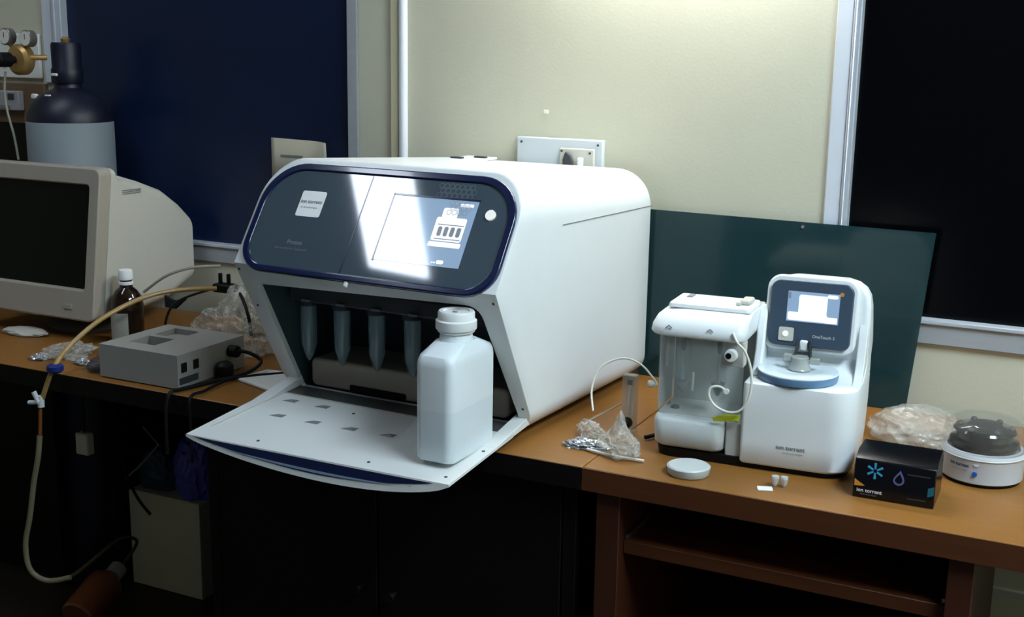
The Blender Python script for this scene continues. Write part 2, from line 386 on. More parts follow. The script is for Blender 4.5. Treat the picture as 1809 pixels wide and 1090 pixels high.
# ================================================================== BIG SEQUENCING MACHINE
M = thing('sequencing_machine', 'large white benchtop machine with dark glass front and open lower door', 'lab machine', (-0.88, 1.715, DZ), -2.2)
SU, SL, ZN = 1.5, 1.84, 0.288      # slopes of upper and lower front, height of the nose
def Fy(z): return (z-ZN)/SU if z > ZN else (ZN-z)/SL
X0, X1, ZB, ZT = -0.553, 0.006, 0.010, 0.476
def ring(ins, zk=0.0, seg=10, x_in=0.0):
    x0, x1, z0, z1 = X0+ins, X1-ins, ZB+ins, ZT-ins
    rb, rt = 0.045-ins*0.3, 0.078-ins*0.5
    p = []
    c = rrect(x0, x1, z0, z1, (rb, rt, rt, rb), seg)
    k = seg+1
    p += c[:k] + [(x1, z) for z in (0.15, 0.22, ZN, 0.33, 0.37)] + c[k:3*k] + [(x0, z) for z in (0.37, 0.33, ZN, 0.22, 0.15)] + c[3*k:]
    return p
K = 11
iR = K+2; iL = 3*K+5+2
r_in, r_full = ring(0.004), ring(0.0)
def zs(z, s): return ZB + (z-ZB)*(1-0.072*s)
rings = [[(x, Fy(z), z) for x, z in r_in], [(x, Fy(z)+0.0012, z) for x, z in ring(0.0012)], [(x, Fy(z)+0.005, z) for x, z in r_full]]
for s in (0.05, 0.15, 0.3, 0.5, 0.7, 0.85, 0.97):
    rings.append([(x+0.012*s*(1 if x > -0.27 else 0), Fy(z)+0.005+(0.640-Fy(z))*s, zs(z, s)) for x, z in r_full])
rings.append([(x+0.012*(1 if x > -0.27 else 0), 0.644, zs(z, 1)) for x, z in ring(0.006)])
rings.append([(x+0.012*(1 if x > -0.27 else 0), 0.648, zs(z, 1)) for x, z in ring(0.018)])
body = MB(); body.loft(rings, cap0=False, cap1=True)
n = len(r_in)
# upper front face
body.add([rings[0][i] for i in range(iR, iL+1)], [tuple(range(iL-iR+1))])
# lower front face with the opening
LP = plane((0, 0, ZN), (1, 0, 0), (0, -1/SL, 1))
# v runs up the slope (nose = 0, downwards negative)
sl = math.sqrt(1+1/SL**2)
HOLE = [(-0.515, -0.045), (-0.035, -0.030), (-0.018, -0.3035), (-0.515, -0.3035)]
def round_poly(pts, rads, seg=6):
    out = []
    for i, p in enumerate(pts):
        p = Vector(p); a = (Vector(pts[i-1])-p).normalized(); b = (Vector(pts[(i+1) % len(pts)])-p).normalized(); r = rads[i]
        ang = a.angle(b); d = r/math.tan(ang/2)
        pa, pb = p+a*d, p+b*d
        for k in range(seg+1):
            t_ = k/seg
            q = pa*(1-t_)**2 + p*2*t_*(1-t_) + pb*t_**2
            out.append((q.x, q.y))
    return out
hole = round_poly(HOLE, (0.008, 0.030, 0.004, 0.004))
hp = [LP(u, v) for u, v in hole]
def fill_with_hole(outer, inner):
    bm = bmesh.new()
    es = []
    for loop in (outer, inner):
        vs = [bm.verts.new(p) for p in loop]
        es += [bm.edges.new((vs[i], vs[(i+1) % len(vs)])) for i in range(len(vs))]
    bmesh.ops.triangle_fill(bm, use_beauty=True, use_dissolve=False, edges=es)
    bm.verts.index_update()
    v = [x.co.copy() for x in bm.verts]; f = [tuple(q.index for q in fc.verts) for fc in bm.faces]; bm.free(); return v, f
outer = [rings[0][i % n] for i in range(iL, iR+n+1)]
v, f = fill_with_hole([Vector(p) for p in outer], hp); body.add(v, f)
# frame thickness at opening
body.add(hp + [p+Vector((0, 0.012, 0)) for p in hp], [(i, (i+1) % len(hp), (i+1) % len(hp)+len(hp), i+len(hp)) for i in range(len(hp))])
body.build('housing', WHITE, M, smooth=40)
# interior lining
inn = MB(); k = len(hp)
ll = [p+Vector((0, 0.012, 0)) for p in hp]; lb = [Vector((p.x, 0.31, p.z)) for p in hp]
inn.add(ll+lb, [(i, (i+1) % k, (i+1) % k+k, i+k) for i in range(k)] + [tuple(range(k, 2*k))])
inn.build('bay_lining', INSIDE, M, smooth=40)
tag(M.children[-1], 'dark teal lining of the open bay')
# sipper manifold inside (dark bar with pale clips)
mf = MB().box(-0.505, -0.045, 0.10, 0.24, 0.205, 0.238); mf.build('sipper_manifold', DARKG, M, bev=0.004)
for i in range(4):
    x = -0.498+0.081*i
    MB().lathe([(0.020, 0), (0.020, 0.016)], (x+0.0, 0.150, 0.188), n=20).build('tube_collar', DARKG, M)
    MB().box(x+0.026, x+0.046, 0.094, 0.0995, 0.207, 0.212).build('clip', PRINTG, M, bev=0.001)
# waste bin behind the opening
PLd = XZ(0.150)
dr = MB().prism(rrect(-0.495, -0.05, 0.026, 0.082, (0.012, 0.012, 0.012, 0.012)), -0.13, 0, PLd)
dr.build('waste_bin', WASTE, M, bev=0.006, seg=3)
MB().prism(rrect(-0.400, -0.270, 0.027, 0.040, 0.004), 0.0, 0.002, PLd).build('finger_slot', DARK, M)
# bezel ring and glass
UP = plane((0, 0, ZN), (1, 0, 0), (0, 1/SU, 1))
ring_o = rrect(-0.541, 0.002, -0.012, 0.212, (0.058, 0.085, 0.085, 0.058), 10)
ring_i = rrect(-0.527, -0.012, 0.001, 0.197, (0.048, 0.074, 0.074, 0.048), 10)
frame_plate('bezel_ring', ring_o, ring_i, -0.002, 0.0085, UP, NAVY, M, bev=0.003, seg=3)
# left and right glass
xd = -0.308
GI = rrect(-0.5275, -0.0115, 0.0005, 0.1975, (0.048, 0.074, 0.074, 0.048), 10)
left = [p for p in GI if p[0] < xd]; left = sorted([p for p in left if True], key=lambda p: 0)
li = [p for p in GI[22:]]                      # top-left then bottom-left corners
ri = [p for p in GI[:22]]
MB().prism([(xd-0.0008, 0.1975)]+li+[(xd-0.0008, 0.0005)], 0.0, 0.0055, UP).build('glass_panel_left', GLASSP, M, smooth=20)
MB().prism([(xd+0.0008, 0.0005)]+ri+[(xd+0.0008, 0.1975)], 0.0, 0.0055, UP).build('glass_panel_right', GLASSP, M, smooth=20)
GH = 0.0058
MB().prism([(xd-0.0012, 0.002), (xd+0.0012, 0.002), (xd+0.0012, 0.196), (xd-0.0012, 0.196)], 0.0, 0.0060, UP).build('panel_divider', NAVY, M)
# sticker logo
MB().prism(rrect(-0.449, -0.395, 0.104, 0.156, 0.004), 0.005, 0.0062, UP).build('logo_plate', mat('sticker_white', (244, 246, 246), 0.4), M)
text('logo_lettering', 'ion torrent', 0.0105, UP, PRINTG, M, -0.446, 0.131, 0.0068, bold=0.00018)
text('logo_small_print', 'by life technologies', 0.0048, UP, PRINTG, M, -0.442, 0.121, 0.0068)
text('name_lettering', 'Proton', 0.012, UP, PRINTG, M, -0.444, 0.047, GH+0.0004, bold=0.0003)
text('name_small_print', 'Semiconductor Sequencer', 0.0070, UP, PRINTG, M, -0.468, 0.036, GH+0.0004)
# screen
sc = MB().prism([(-0.248, 0.036), (-0.076, 0.036), (-0.076, 0.162), (-0.250, 0.162)], 0.0050, 0.0062, UP).build('screen', SCRBL, M, smooth=0)
tag(sc, 'lit pale blue touch screen')
fr = MB()
for a, b, c, d in ((-0.2515, -0.2485, 0.034, 0.166), (-0.2515, -0.074, 0.1625, 0.166)): fr.prism([(a, c), (b, c), (b, d), (a, d)], 0.005, 0.0064, UP)
fr.build('screen_edge', NAVY, M)
pic = MB()
pic.prism(rrect(-0.1480, -0.088, 0.083, 0.128, 0.004), 0.0061, 0.0066, UP)
pic.prism(rrect(-0.1400, -0.110, 0.126, 0.146, 0.004), 0.0061, 0.0066, UP)
pic.prism(rrect(-0.150, -0.086, 0.072, 0.081, 0.002), 0.0061, 0.0066, UP)
pic.prism(rrect(-0.110, -0.084, 0.150, 0.156, 0.002), 0.0061, 0.0066, UP)
p = pic.build('screen_picture', SCRW, None, smooth=0); p.parent = sc
pic = MB()
for i in range(4): pic.prism(rrect(-0.139+0.0125*i, -0.131+0.0125*i, 0.092, 0.110, 0.003), 0.0066, 0.0069, UP)
pic.prism(rrect(-0.142, -0.090, 0.113, 0.1145, 0.0004), 0.0066, 0.0069, UP)
pic.prism(rrect(-0.142, -0.090, 0.086, 0.0875, 0.0004), 0.0066, 0.0069, UP)
p = pic.build('screen_picture_detail', SCRM, None, smooth=0); p.parent = sc
bt = MB(); bt.prism(rrect(-0.122, -0.108, 0.0405, 0.0475, 0.003), 0.0061, 0.0066, UP)
for u in (-0.130, -0.1255): bt.prism(rrect(u-0.0015, u+0.0015, 0.041, 0.044, 0.001), 0.0061, 0.0066, UP)
p = bt.build('screen_button', SCRW, None, smooth=0); p.parent = sc
# hexagon pattern
def hexes(cells, r, h, material, name, par, skip=()):
    hb = MB()
    for (cx, cy) in cells:
        o_ = [(cx+r*math.cos(math.radians(60*k+30)), cy+r*math.sin(math.radians(60*k+30))) for k in range(6)]
        i_ = [(cx+r*0.82*math.cos(math.radians(60*k+30)), cy+r*0.82*math.sin(math.radians(60*k+30))) for k in range(6)]
        rr = [[UP(u, v, h) for u, v in o_], [UP(u, v, h) for u, v in i_]]
        hb.add(rr[0]+rr[1], [(k_, (k_+1) % 6, (k_+1) % 6+6, k_+6) for k_ in range(6)])
    q = hb.build(name, material, None, smooth=0); q.parent = par; return q
HX = mat('faint_hex_print', (92, 112, 122), 0.4)
cells = []
for j in range(3):
    for i in range(7):
        cells.append((-0.160+0.0105*i+(0.00525 if j % 2 else 0), 0.188-0.0091*j))
hexes(cells, 0.0055, GH+0.0004, HX, 'hexagon_pattern', M)
hexes([(-0.128+0.0105*i+(0.00525 if j % 2 else 0), 0.156-0.0091*j) for j in range(3) for i in range(4)], 0.0053, 0.0070, SCRM, 'hexagon_graphic', sc)
MB().lathe([(0.0095, 0), (0.0095, 0.0085)], (0, 0, 0), n=24, mtx=Matrix((UP(1, 0)-UP(0, 0), UP(0, 1)-UP(0, 0), UP(0, 0, 1)-UP(0, 0))).transposed()).build('power_button', BTNW, M, loc=UP(-0.0465, 0.139))
# latch bump under bezel
MB().prism(rrect(-0.292, -0.284, -0.022, -0.010, 0.003), 0.0, 0.006, UP).build('latch_bump', WHITE2, M, bev=0.002)
# frame screw holes
for (u, v) in ((-0.545, -0.014), (-0.538, -0.10), (-0.004, -0.02), (-0.006, -0.26)):
    MB().prism([(u+0.0025*math.cos(a*math.pi/5), v+0.0025*math.sin(a*math.pi/5)) for a in range(10)], -0.001, 0.0008, LP).build('frame_screw', DARKG, M)
# side seam
sm = MB(); sm.add([(0.0085, 0.235, 0.3755), (0.0105, 0.235, 0.3755), (0.0105, 0.235, 0.377), (0.0085, 0.235, 0.377), (0.0178, 0.638, 0.3690), (0.0186, 0.638, 0.3690), (0.0186, 0.638, 0.3708), (0.0178, 0.638, 0.3708)],
   [(0, 1, 2, 3), (4, 7, 6, 5), (0, 4, 5, 1), (1, 5, 6, 2), (2, 6, 7, 3), (3, 7, 4, 0)])
sm.build('side_seam', MIDG, M, smooth=0)
# rear cover with little catches on top
MB().box(-0.405, -0.330, 0.50, 0.60, 0.4485, 0.4535).build('top_catch_plate', WHITE, M, bev=0.003)
for (x, y) in ((-0.385, 0.515), (-0.350, 0.555)): MB().box(x-0.014, x+0.014, y, y+0.012, 0.4535, 0.4570).build('top_catch', DARKG, M, bev=0.001)
# feet
for x in (-0.49, -0.06):
    for y in (0.19, 0.58): MB().lathe([(0.02, 0.0005), (0.022, 0.012)], (x, y, 0), n=20).build('foot', DARK, M)
# ---- the open door used as a tray
TS = 0.102
def TP(a, b, h=0.0): return Vector((a, b + 0.043*(a+0.27)*max(0.0, min(1.0, (0.05-b)/0.19)), 0.0005 + (b+0.14)*TS + h))
def lens(x):
    q = (x+0.540)/0.537
    return max(0.0, 4*q*(1-q))**0.75*(0.72+0.4*q)
tray = MB(); NXX, = (32,)
xs = [-0.540+0.537*i/NXX for i in range(NXX+1)]
stations = (-0.1420, -0.11, -0.06, 0.0, 0.045, 0.085)
def yb(x, y): return y
topg = []; botg = []
for y in stations:
    fr_ = max(0.0, (0.04-y)/0.182)
    topg.append([TP(x, y, 0.0) for x in xs])
    botg.append([TP(x, y - (0.006*lens(x) if y < -0.14 else 0), -0.0045 - 0.033*lens(x)*fr_**0.8) for x in xs])
# build shell
vs = []; fs = []; nxn = NXX+1
for g in (topg, botg):
    for row in g: vs += row
R_ = len(stations)
def id_(g, r, c): return g*R_*nxn + r*nxn + c
for r in range(R_-1):
    for c in range(NXX):
        fs.append((id_(0, r, c), id_(0, r, c+1), id_(0, r+1, c+1), id_(0, r+1, c)))
        fs.append((id_(1, r, c), id_(1, r+1, c), id_(1, r+1, c+1), id_(1, r, c+1)))
for c in range(NXX):
    fs.append((id_(0, 0, c), id_(1, 0, c), id_(1, 0, c+1), id_(0, 0, c+1)))
    fs.append((id_(0, R_-1, c), id_(0, R_-1, c+1), id_(1, R_-1, c+1), id_(1, R_-1, c)))
for r in range(R_-1):
    fs.append((id_(0, r, 0), id_(0, r+1, 0), id_(1, r+1, 0), id_(1, r, 0)))
    fs.append((id_(0, r, NXX), id_(1, r, NXX), id_(1, r+1, NXX), id_(0, r+1, NXX)))
door = mesh_obj('drop_door', vs, fs, WHITE2, M, smooth=50)
def dpart(mb, name, material, **k):
    q = mb.build(name, material, None, **k); q.parent = door; return q
# side arms to the hinge
for x0_, x1_ in ((-0.540, -0.512), (-0.030, -0.003)):
    a = MB()
    a.add([TP(x0_, 0.085, -0.004), TP(x1_, 0.085, -0.004), TP(x1_, 0.145, -0.004), TP(x0_, 0.145, -0.004),
           TP(x0_, 0.02, 0.0), TP(x1_, 0.02, 0.0), TP(x1_, 0.145, 0.012), TP(x0_, 0.145, 0.012)],
          [(0, 3, 2, 1), (4, 5, 6, 7), (0, 1, 5, 4), (1, 2, 6, 5), (2, 3, 7, 6), (3, 0, 4, 7)])
    dpart(a, 'hinge_arm', WHITE2, bev=0.001)
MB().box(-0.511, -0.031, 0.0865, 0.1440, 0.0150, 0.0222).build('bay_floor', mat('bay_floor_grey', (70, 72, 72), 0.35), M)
# raised border line of the inner panel
b_ = MB(); b_.box(0, 1, 0, 1, 0, 1) if False else None
for (x0_, y0_, x1_, y1_) in ((-0.508, 0.083, -0.185, 0.083), (-0.508, 0.083, -0.520, -0.10)):
    d = Vector((x1_-x0_, y1_-y0_)).normalized(); pn = Vector((-d.y, d.x))*0.0012
    q = [(x0_+pn.x, y0_+pn.y), (x1_+pn.x, y1_+pn.y), (x1_-pn.x, y1_-pn.y), (x0_-pn.x, y0_-pn.y)]
    b_.loft([[TP(u, v_, 0.0) for u, v_ in q], [TP(u, v_, 0.0015) for u, v_ in q]])
dpart(b_, 'panel_edge', CREAM)
# blue band on the curved lip
def lip(x, t_, off=0.0007):
    top_ = TP(x, -0.142, 0.0); bot_ = TP(x, -0.142-0.006*lens(x), -0.0045-0.033*lens(x))
    return top_.lerp(bot_, t_) + Vector((0, -off, 0))
def band(t0, t1, xa, xb, material, name, off):
    vs = []; fs = []; n_ = 40
    for i in range(n_+1):
        x = xa+(xb-xa)*i/n_; e = math.sin(math.pi*i/n_)**0.45
        vs += [lip(x, t0+(0.08*(1-e)), off), lip(x, t0+(t1-t0)*max(e, 0.10)+0.0, off)]
    for i in range(n_): fs.append((2*i, 2*i+1, 2*i+3, 2*i+2))
    q = mesh_obj(name, vs, fs, material, None, smooth=60); q.parent = door
band(0.07, 0.70, -0.525, -0.030, NAVY, 'blue_grip_band', 0.0009)
band(0.52, 0.64, -0.480, -0.070, mat('steel_blue', (128, 148, 176), 0.25), 'groove_highlight', 0.0014)  # pale strip painted as the highlight along the groove in the band
# grip marks
for (u, v_) in ((-0.470, 0.052), (-0.395, 0.052), (-0.445, -0.015), (-0.365, -0.015), (-0.285, -0.013), (-0.205, -0.010)):
    g = MB()
    g.add([TP(u-0.016, v_-0.004, 0.0004), TP(u+0.014, v_-0.004, 0.0004), TP(u+0.016, v_+0.010, 0.0004), TP(u-0.002, v_+0.006, 0.0004), TP(u+0.004, v_+0.001, 0.004)],
          [(0, 1, 4), (1, 2, 4), (2, 3, 4), (3, 0, 4), (3, 2, 1, 0)])
    dpart(g, 'locating_mark', PRINTG, smooth=0)
for (u, v_) in ((-0.320, 0.050), (-0.012, 0.120), (-0.016, 0.0), (-0.022, -0.118), (-0.17, -0.118), (-0.40, -0.118)):
    q = MB(); q.loft([[TP(u+0.003*math.cos(k*math.pi/5), v_+0.003*math.sin(k*math.pi/5), h) for k in range(10)] for h in (0, 0.0007)]); dpart(q, 'door_screw', DARKG)
# rib beside the bottle
q = MB(); q.add([TP(-0.190, 0.066, 0), TP(-0.122, 0.070, 0), TP(-0.168, -0.055, 0), TP(-0.160, -0.055, 0), TP(-0.185, 0.060, 0.012), TP(-0.178, 0.060, 0.012)],
    [(0, 2, 4), (2, 3, 5, 4), (3, 1, 5), (1, 0, 4, 5), (0, 1, 3, 2)])
dpart(q, 'bottle_rib', WHITE2, smooth=20)

# ---- conical tubes
def conical(x):
    pr = [(0.0025, 0.0), (0.006, 0.006), (0.0165, 0.034), (0.0175, 0.112), (0.0175, 0.1125)]
    p = MB().lathe(pr, n=20).build('tube_wall', CLEAR, None); return p
LABT = ['leftmost clear conical tube hanging in the white machine bay', 'second clear conical tube from the left in the machine bay',
        'third clear conical tube from the left in the machine bay', 'clear conical tube nearest the white bottle in the machine bay']
base = M.location; yaw = math.radians(-2.2)
def mw(x, y, z):
    c_, s_ = math.cos(yaw), math.sin(yaw)
    return Vector((base.x + c_*x - s_*y, base.y + s_*x + c_*y, base.z + z))
t0 = None
for i in range(4):
    p = mw(-0.498+0.081*i, 0.150, 0.0755)
    if i == 0:
        t0 = thing('conical_tube', LABT[0], 'tube', p, -2.2, 'conical tubes in the machine bay')
        for (nm, pr, mt) in (('tube_wall', [(0.0025, 0.0), (0.007, 0.006), (0.0155, 0.034), (0.0165, 0.1125)], CLEAR), ('sipper', [(0.0022, 0.012), (0.0022, 0.1125)], PRINTW)):
            MB().lathe(pr, n=20).build(nm, mt, t0)
    else:
        r = t0.copy(); C.objects.link(r); r.location = p; r['label'] = LABT[i]
        for ch in list(t0.children):
            c_ = ch.copy(); C.objects.link(c_); c_.parent = r
# ---- white bottle on the door
pb = mw(-0.061, -0.014, 0.0145)
t = thing('reagent_bottle', 'white translucent rectangular bottle with screw cap standing on the open door', 'bottle', pb, -1.0)
bw, bd = 0.036, 0.076
rs = []
for (z, k, rr) in ((0, 0.93, 0.012), (0.004, 0.985, 0.014), (0.012, 1, 0.015), (0.088, 1, 0.015)):
    rs.append([(u, v_, z) for u, v_ in rrect(-bw*k, bw*k, -bd*k, bd*k, rr, 6)])
MB().loft(rs, cap1=False).build('liquid_section', MILKL, t)
rs = []
for (z, k, k2, rr) in ((0.088, 1, 1, 0.015), (0.160, 1, 1, 0.015), (0.170, 0.985, 0.985, 0.015), (0.178, 0.93, 0.93, 0.016), (0.186, 0.86, 0.72, 0.022), (0.194, 0.80, 0.50, 0.027)):
    rs.append([(u, v_, z) for u, v_ in rrect(-bw*k, bw*k, -bd*k2, bd*k2, min(rr, bw*k-0.001), 6)])
MB().loft(rs, cap0=False).build('bottle_wall', MILK, t)
MB().lathe([(0.029, 0.190), (0.028, 0.196), (0.027, 0.206), (0.031, 0.208), (0.031, 0.213), (0.027, 0.214)], (0, -0.0, 0), n=32).build('neck', MILK, t)
cp = MB()
cp.lathe([(0.0335, 0.212), (0.0345, 0.214), (0.0345, 0.227), (0.031, 0.229), (0.031, 0.240), (0.029, 0.243), (0.022, 0.243), (0.021, 0.2405), (0.0, 0.2405)][:], (0, 0, 0), n=36)
cp.build('screw_cap', CAPW, t)
MB().box(-0.004, 0.004, -0.006, -0.003, 0.2408, 0.2420).build('cap_mark', MIDG, t)

# ================================================================== SMALL TEMPLATE MACHINE
OT = thing('template_machine', 'smaller white benchtop machine with colour screen and round disc on right desk', 'lab machine', (-0.5, 1.89, DZ), 3.5)
def slab(name, prof, material, parent=OT, **k):
    """prof: list of (z, x0, x1, y0, y1, (br,tr,tl,bl) radii)"""
    return MB().loft([[(u, v_, z) for u, v_ in rrect(x0, x1, y0, y1, r, 8)] for (z, x0, x1, y0, y1, r) in prof]).build(name, material, parent, **k)
R4 = (0.045, 0.03, 0.01, 0.006)
slab('base_foot', [(0.0005, -0.150, 0.170, 0.008, 0.17, (0.04, 0.03, 0.02, 0.03)), (0.016, -0.152, 0.172, 0.006, 0.18, (0.04, 0.03, 0.02, 0.03))], DARK)
prof = [(0.010, 0.0, 0.176, 0.003, 0.170, R4), (0.014, -0.002, 0.179, 0.0, 0.178, R4), (0.05, -0.002, 0.1805, 0.0, 0.195, R4), (0.10, -0.002, 0.181, 0.0, 0.205, R4),
        (0.143, -0.002, 0.181, 0.0, 0.205, R4), (0.148, -0.001, 0.180, 0.001, 0.204, R4), (0.150, 0.002, 0.177, 0.004, 0.203, R4)]
slab('tower_base', prof, WHITE, smooth=40)
# upper column: sweeps back to the screen
prof = []
for i in range(9):
    q = i/8; z = 0.1495+0.030*q; y0 = 0.112 - 0.055*(1-q)**2.2*0.9 + 0.006*q
    prof.append((z, -0.002, 0.181, y0, 0.203-0.004*q, (0.012, 0.03, 0.01, 0.012)))
for (z, x0, x1, y0, y1) in ((0.20, 0.0, 0.181, 0.108, 0.190), (0.24, 0.002, 0.181, 0.114, 0.172), (0.27, 0.006, 0.180, 0.118, 0.160),
                            (0.288, 0.012, 0.177, 0.121, 0.155), (0.300, 0.020, 0.170, 0.124, 0.153), (0.309, 0.032, 0.158, 0.127, 0.150), (0.313, 0.048, 0.144, 0.130, 0.148)):
    prof.append((z, x0, x1, y0, y1, 0.010))
slab('screen_column', prof, WHITE, smooth=50)
# right cheek joining shelf and column
ck = MB()
yz = [(0.060, 0.150), (0.080, 0.158), (0.093, 0.175), (0.098, 0.21), (0.105, 0.262), (0.118, 0.282), (0.135, 0.285), (0.15, 0.15)]
yz = [(0.045, 0.1495), (0.068, 0.153), (0.084, 0.163), (0.092, 0.180), (0.098, 0.200), (0.108, 0.230), (0.125, 0.260), (0.160, 0.150)]
ck.loft([[(x, y, z) for y, z in yz] for x in (0.1650, 0.1795)])
ck.build('side_cheek', WHITE, OT, smooth=50, bev=0.004, seg=3)
# left cheek sweeping to the lid
ck = MB(); yz2 = [(0.045, 0.150), (0.068, 0.160), (0.082, 0.19), (0.09, 0.235), (0.11, 0.262), (0.15, 0.25), (0.16, 0.150)]
ck.loft([[(x, y, z) for y, z in yz2] for x in (-0.0020, 0.0135)]); ck.build('side_cheek', WHITE, OT, smooth=50, bev=0.004, seg=3)
# screen bezel
BP = plane((0.0, 0.095, 0.193), (1, 0, 0), (0, 0.19, 1))
MB().prism(rrect(0.016, 0.153, 0.004, 0.115, (0.014, 0.016, 0.016, 0.014), 8), 0.0, 0.008, BP).build('screen_bezel', BEZEL2, OT, bev=0.002)
MB().prism(rrect(0.008, 0.161, -0.004, 0.124, (0.02, 0.024, 0.024, 0.02), 8), -0.024, 0.001, BP).build('bezel_surround', WHITE, OT, bev=0.004, seg=3)
sc = MB().prism([(0.045, 0.046), (0.131, 0.046), (0.131, 0.097), (0.045, 0.097)], 0.008, 0.0088, BP).build('screen', SCRBL, OT, smooth=0); tag(sc, 'lit colour touch screen')
q = MB(); q.prism(rrect(0.064, 0.111, 0.060, 0.092, 0.004), 0.0088, 0.0092, BP); q.prism(rrect(0.047, 0.112, 0.048, 0.062, 0.003), 0.0088, 0.0092, BP); q.prism(rrect(0.108, 0.129, 0.0475, 0.0575, 0.001), 0.0088, 0.0092, BP)
q.prism(rrect(0.110, 0.128, 0.089, 0.095, 0.003), 0.0088, 0.0092, BP); q = q.build('screen_picture', SCRW, None, smooth=0); q.parent = sc
q = MB(); q.prism(rrect(0.046, 0.050, 0.084, 0.095, 0.001), 0.0088, 0.0092, BP); q = q.build('screen_mark', SCRM, None, smooth=0); q.parent = sc
MB().prism(rrect(0.130, 0.137, 0.094, 0.101, 0.003), 0.008, 0.0085, BP).build('orange_mark', ORANGE, OT)
q = MB().prism(rrect(0.035, 0.060, 0.012, 0.035, 0.003), 0.008, 0.0098, BP).build('button_plate', CREAM, OT)
MB().prism(rrect(0.0415, 0.0515, 0.019, 0.029, 0.005), 0.0098, 0.0108, BP).build('round_button', BTNW, OT)
text('name_lettering', 'OneTouch 2', 0.0072, BP, PRINTW, OT, 0.091, 0.021, 0.0085, sx=1.0)
FP = XZ(0.0)
text('logo_lettering', 'ion torrent', 0.0105, FP, PRINTG, OT, 0.058, 0.043, 0.0008, bold=0.00018)
text('logo_small_print', 'by life technologies', 0.0042, FP, PRINTG, OT, 0.070, 0.036, 0.0008)
# disc on shelf
DC = (0.076, 0.066)
MB().lathe([(0.060, 0.1505), (0.066, 0.1515), (0.067, 0.158), (0.0665, 0.1635)], (DC[0], DC[1]-0.004, 0), n=48).build('rotor_bowl', mat('bowl_blue', (96, 130, 164), 0.2), OT)
dk = MB().lathe([(0.0665, 0.1637), (0.066, 0.1655), (0.060, 0.1660), (0.040, 0.1665), (0.036, 0.1650), (0.012, 0.1645)], (DC[0], DC[1]-0.004, 0), n=48).build('disc_lid', mat('disc_clear', (212, 224, 230), 0.1, spec=0.8), OT)
q = MB(); q.lathe([(0.020, 0.166), (0.016, 0.172), (0.014, 0.185), (0.015, 0.187)], (DC[0]+0.002, DC[1]-0.002, 0), n=20)
q.box(DC[0]-0.026, DC[0]-0.012, DC[1]-0.006, DC[1]+0.004, 0.178, 0.190); q.box(DC[0]+0.018, DC[0]+0.034, DC[1]-0.004, DC[1]+0.006, 0.176, 0.186)
q = q.build('clear_clamp', mat('clamp_clear', (176, 180, 176), 0.12, spec=0.8, alpha=0.7), None, bev=0.001); q.parent = dk
q = MB()
q.add([(0.064, 0.078, 0.185), (0.070, 0.078, 0.185), (0.073, 0.090, 0.212), (0.068, 0.090, 0.212), (0.064, 0.082, 0.185), (0.070, 0.082, 0.185), (0.073, 0.094, 0.212), (0.068, 0.094, 0.212)],
      [(0, 1, 2, 3), (4, 7, 6, 5), (0, 4, 5, 1), (1, 5, 6, 2), (2, 6, 7, 3), (3, 7, 4, 0)])
q.box(0.088, 0.0915, 0.080, 0.098, 0.180, 0.212); q.box(0.066, 0.091, 0.080, 0.086, 0.187, 0.191)
q.build('metal_arm', DARKG, OT)
MB().box(0.072, 0.086, 0.083, 0.100, 0.192, 0.210).build('arm_block', CAPW, OT, bev=0.003)
# left module: tank, chamber, cap
slab('waste_tank', [(0.018, -0.148, -0.036, 0.010, 0.15, (0.018, 0.01, 0.01, 0.018)), (0.024, -0.154, -0.032, 0.003, 0.15, (0.02, 0.01, 0.01, 0.02)), (0.064, -0.156, -0.030, 0.0, 0.15, (0.02, 0.01, 0.01, 0.02)),
     (0.070, -0.153, -0.033, 0.004, 0.15, (0.02, 0.01, 0.01, 0.02)), (0.074, -0.148, -0.038, 0.012, 0.15, (0.02, 0.01, 0.01, 0.02))], TANK, smooth=50)
MB().lathe([(0.0075, 0.0740), (0.0070, 0.0795), (0.004, 0.0800)], (-0.128, 0.050, 0), n=18).build('tank_port', DARKG, OT)
slab('chamber_back', [(0.072, -0.152, -0.002, 0.115, 0.165, 0.006), (0.2155, -0.152, -0.002, 0.115, 0.165, 0.006)], CHAMB)
slab('chamber_floor', [(0.0742, -0.150, -0.003, 0.020, 0.115, 0.004), (0.0752, -0.150, -0.003, 0.020, 0.115, 0.004)], CHAMB)
MB().box(-0.1535, -0.1520, 0.030, 0.115, 0.0760, 0.2150).build('chamber_side', CHAMB, OT)
slab('chamber_post', [(0.016, -0.030, -0.0022, 0.012, 0.115, 0.004), (0.0740, -0.030, -0.0022, 0.012, 0.115, 0.004)], CHAMB)
# clear door (curved shell)
dv = MB(); arc = [(-0.1555, 0.150), (-0.1555, 0.030), (-0.150, 0.012), (-0.136, 0.003), (-0.09, 0.0005), (-0.0025, 0.0)]
arc2 = [(x+(0.0018 if x < -0.14 else 0), y+0.0018) for x, y in arc]
dv.prism(arc+arc2[::-1], 0.0755, 0.2150, XY()); dv.build('clear_door', CLRDOOR, OT, smooth=50)
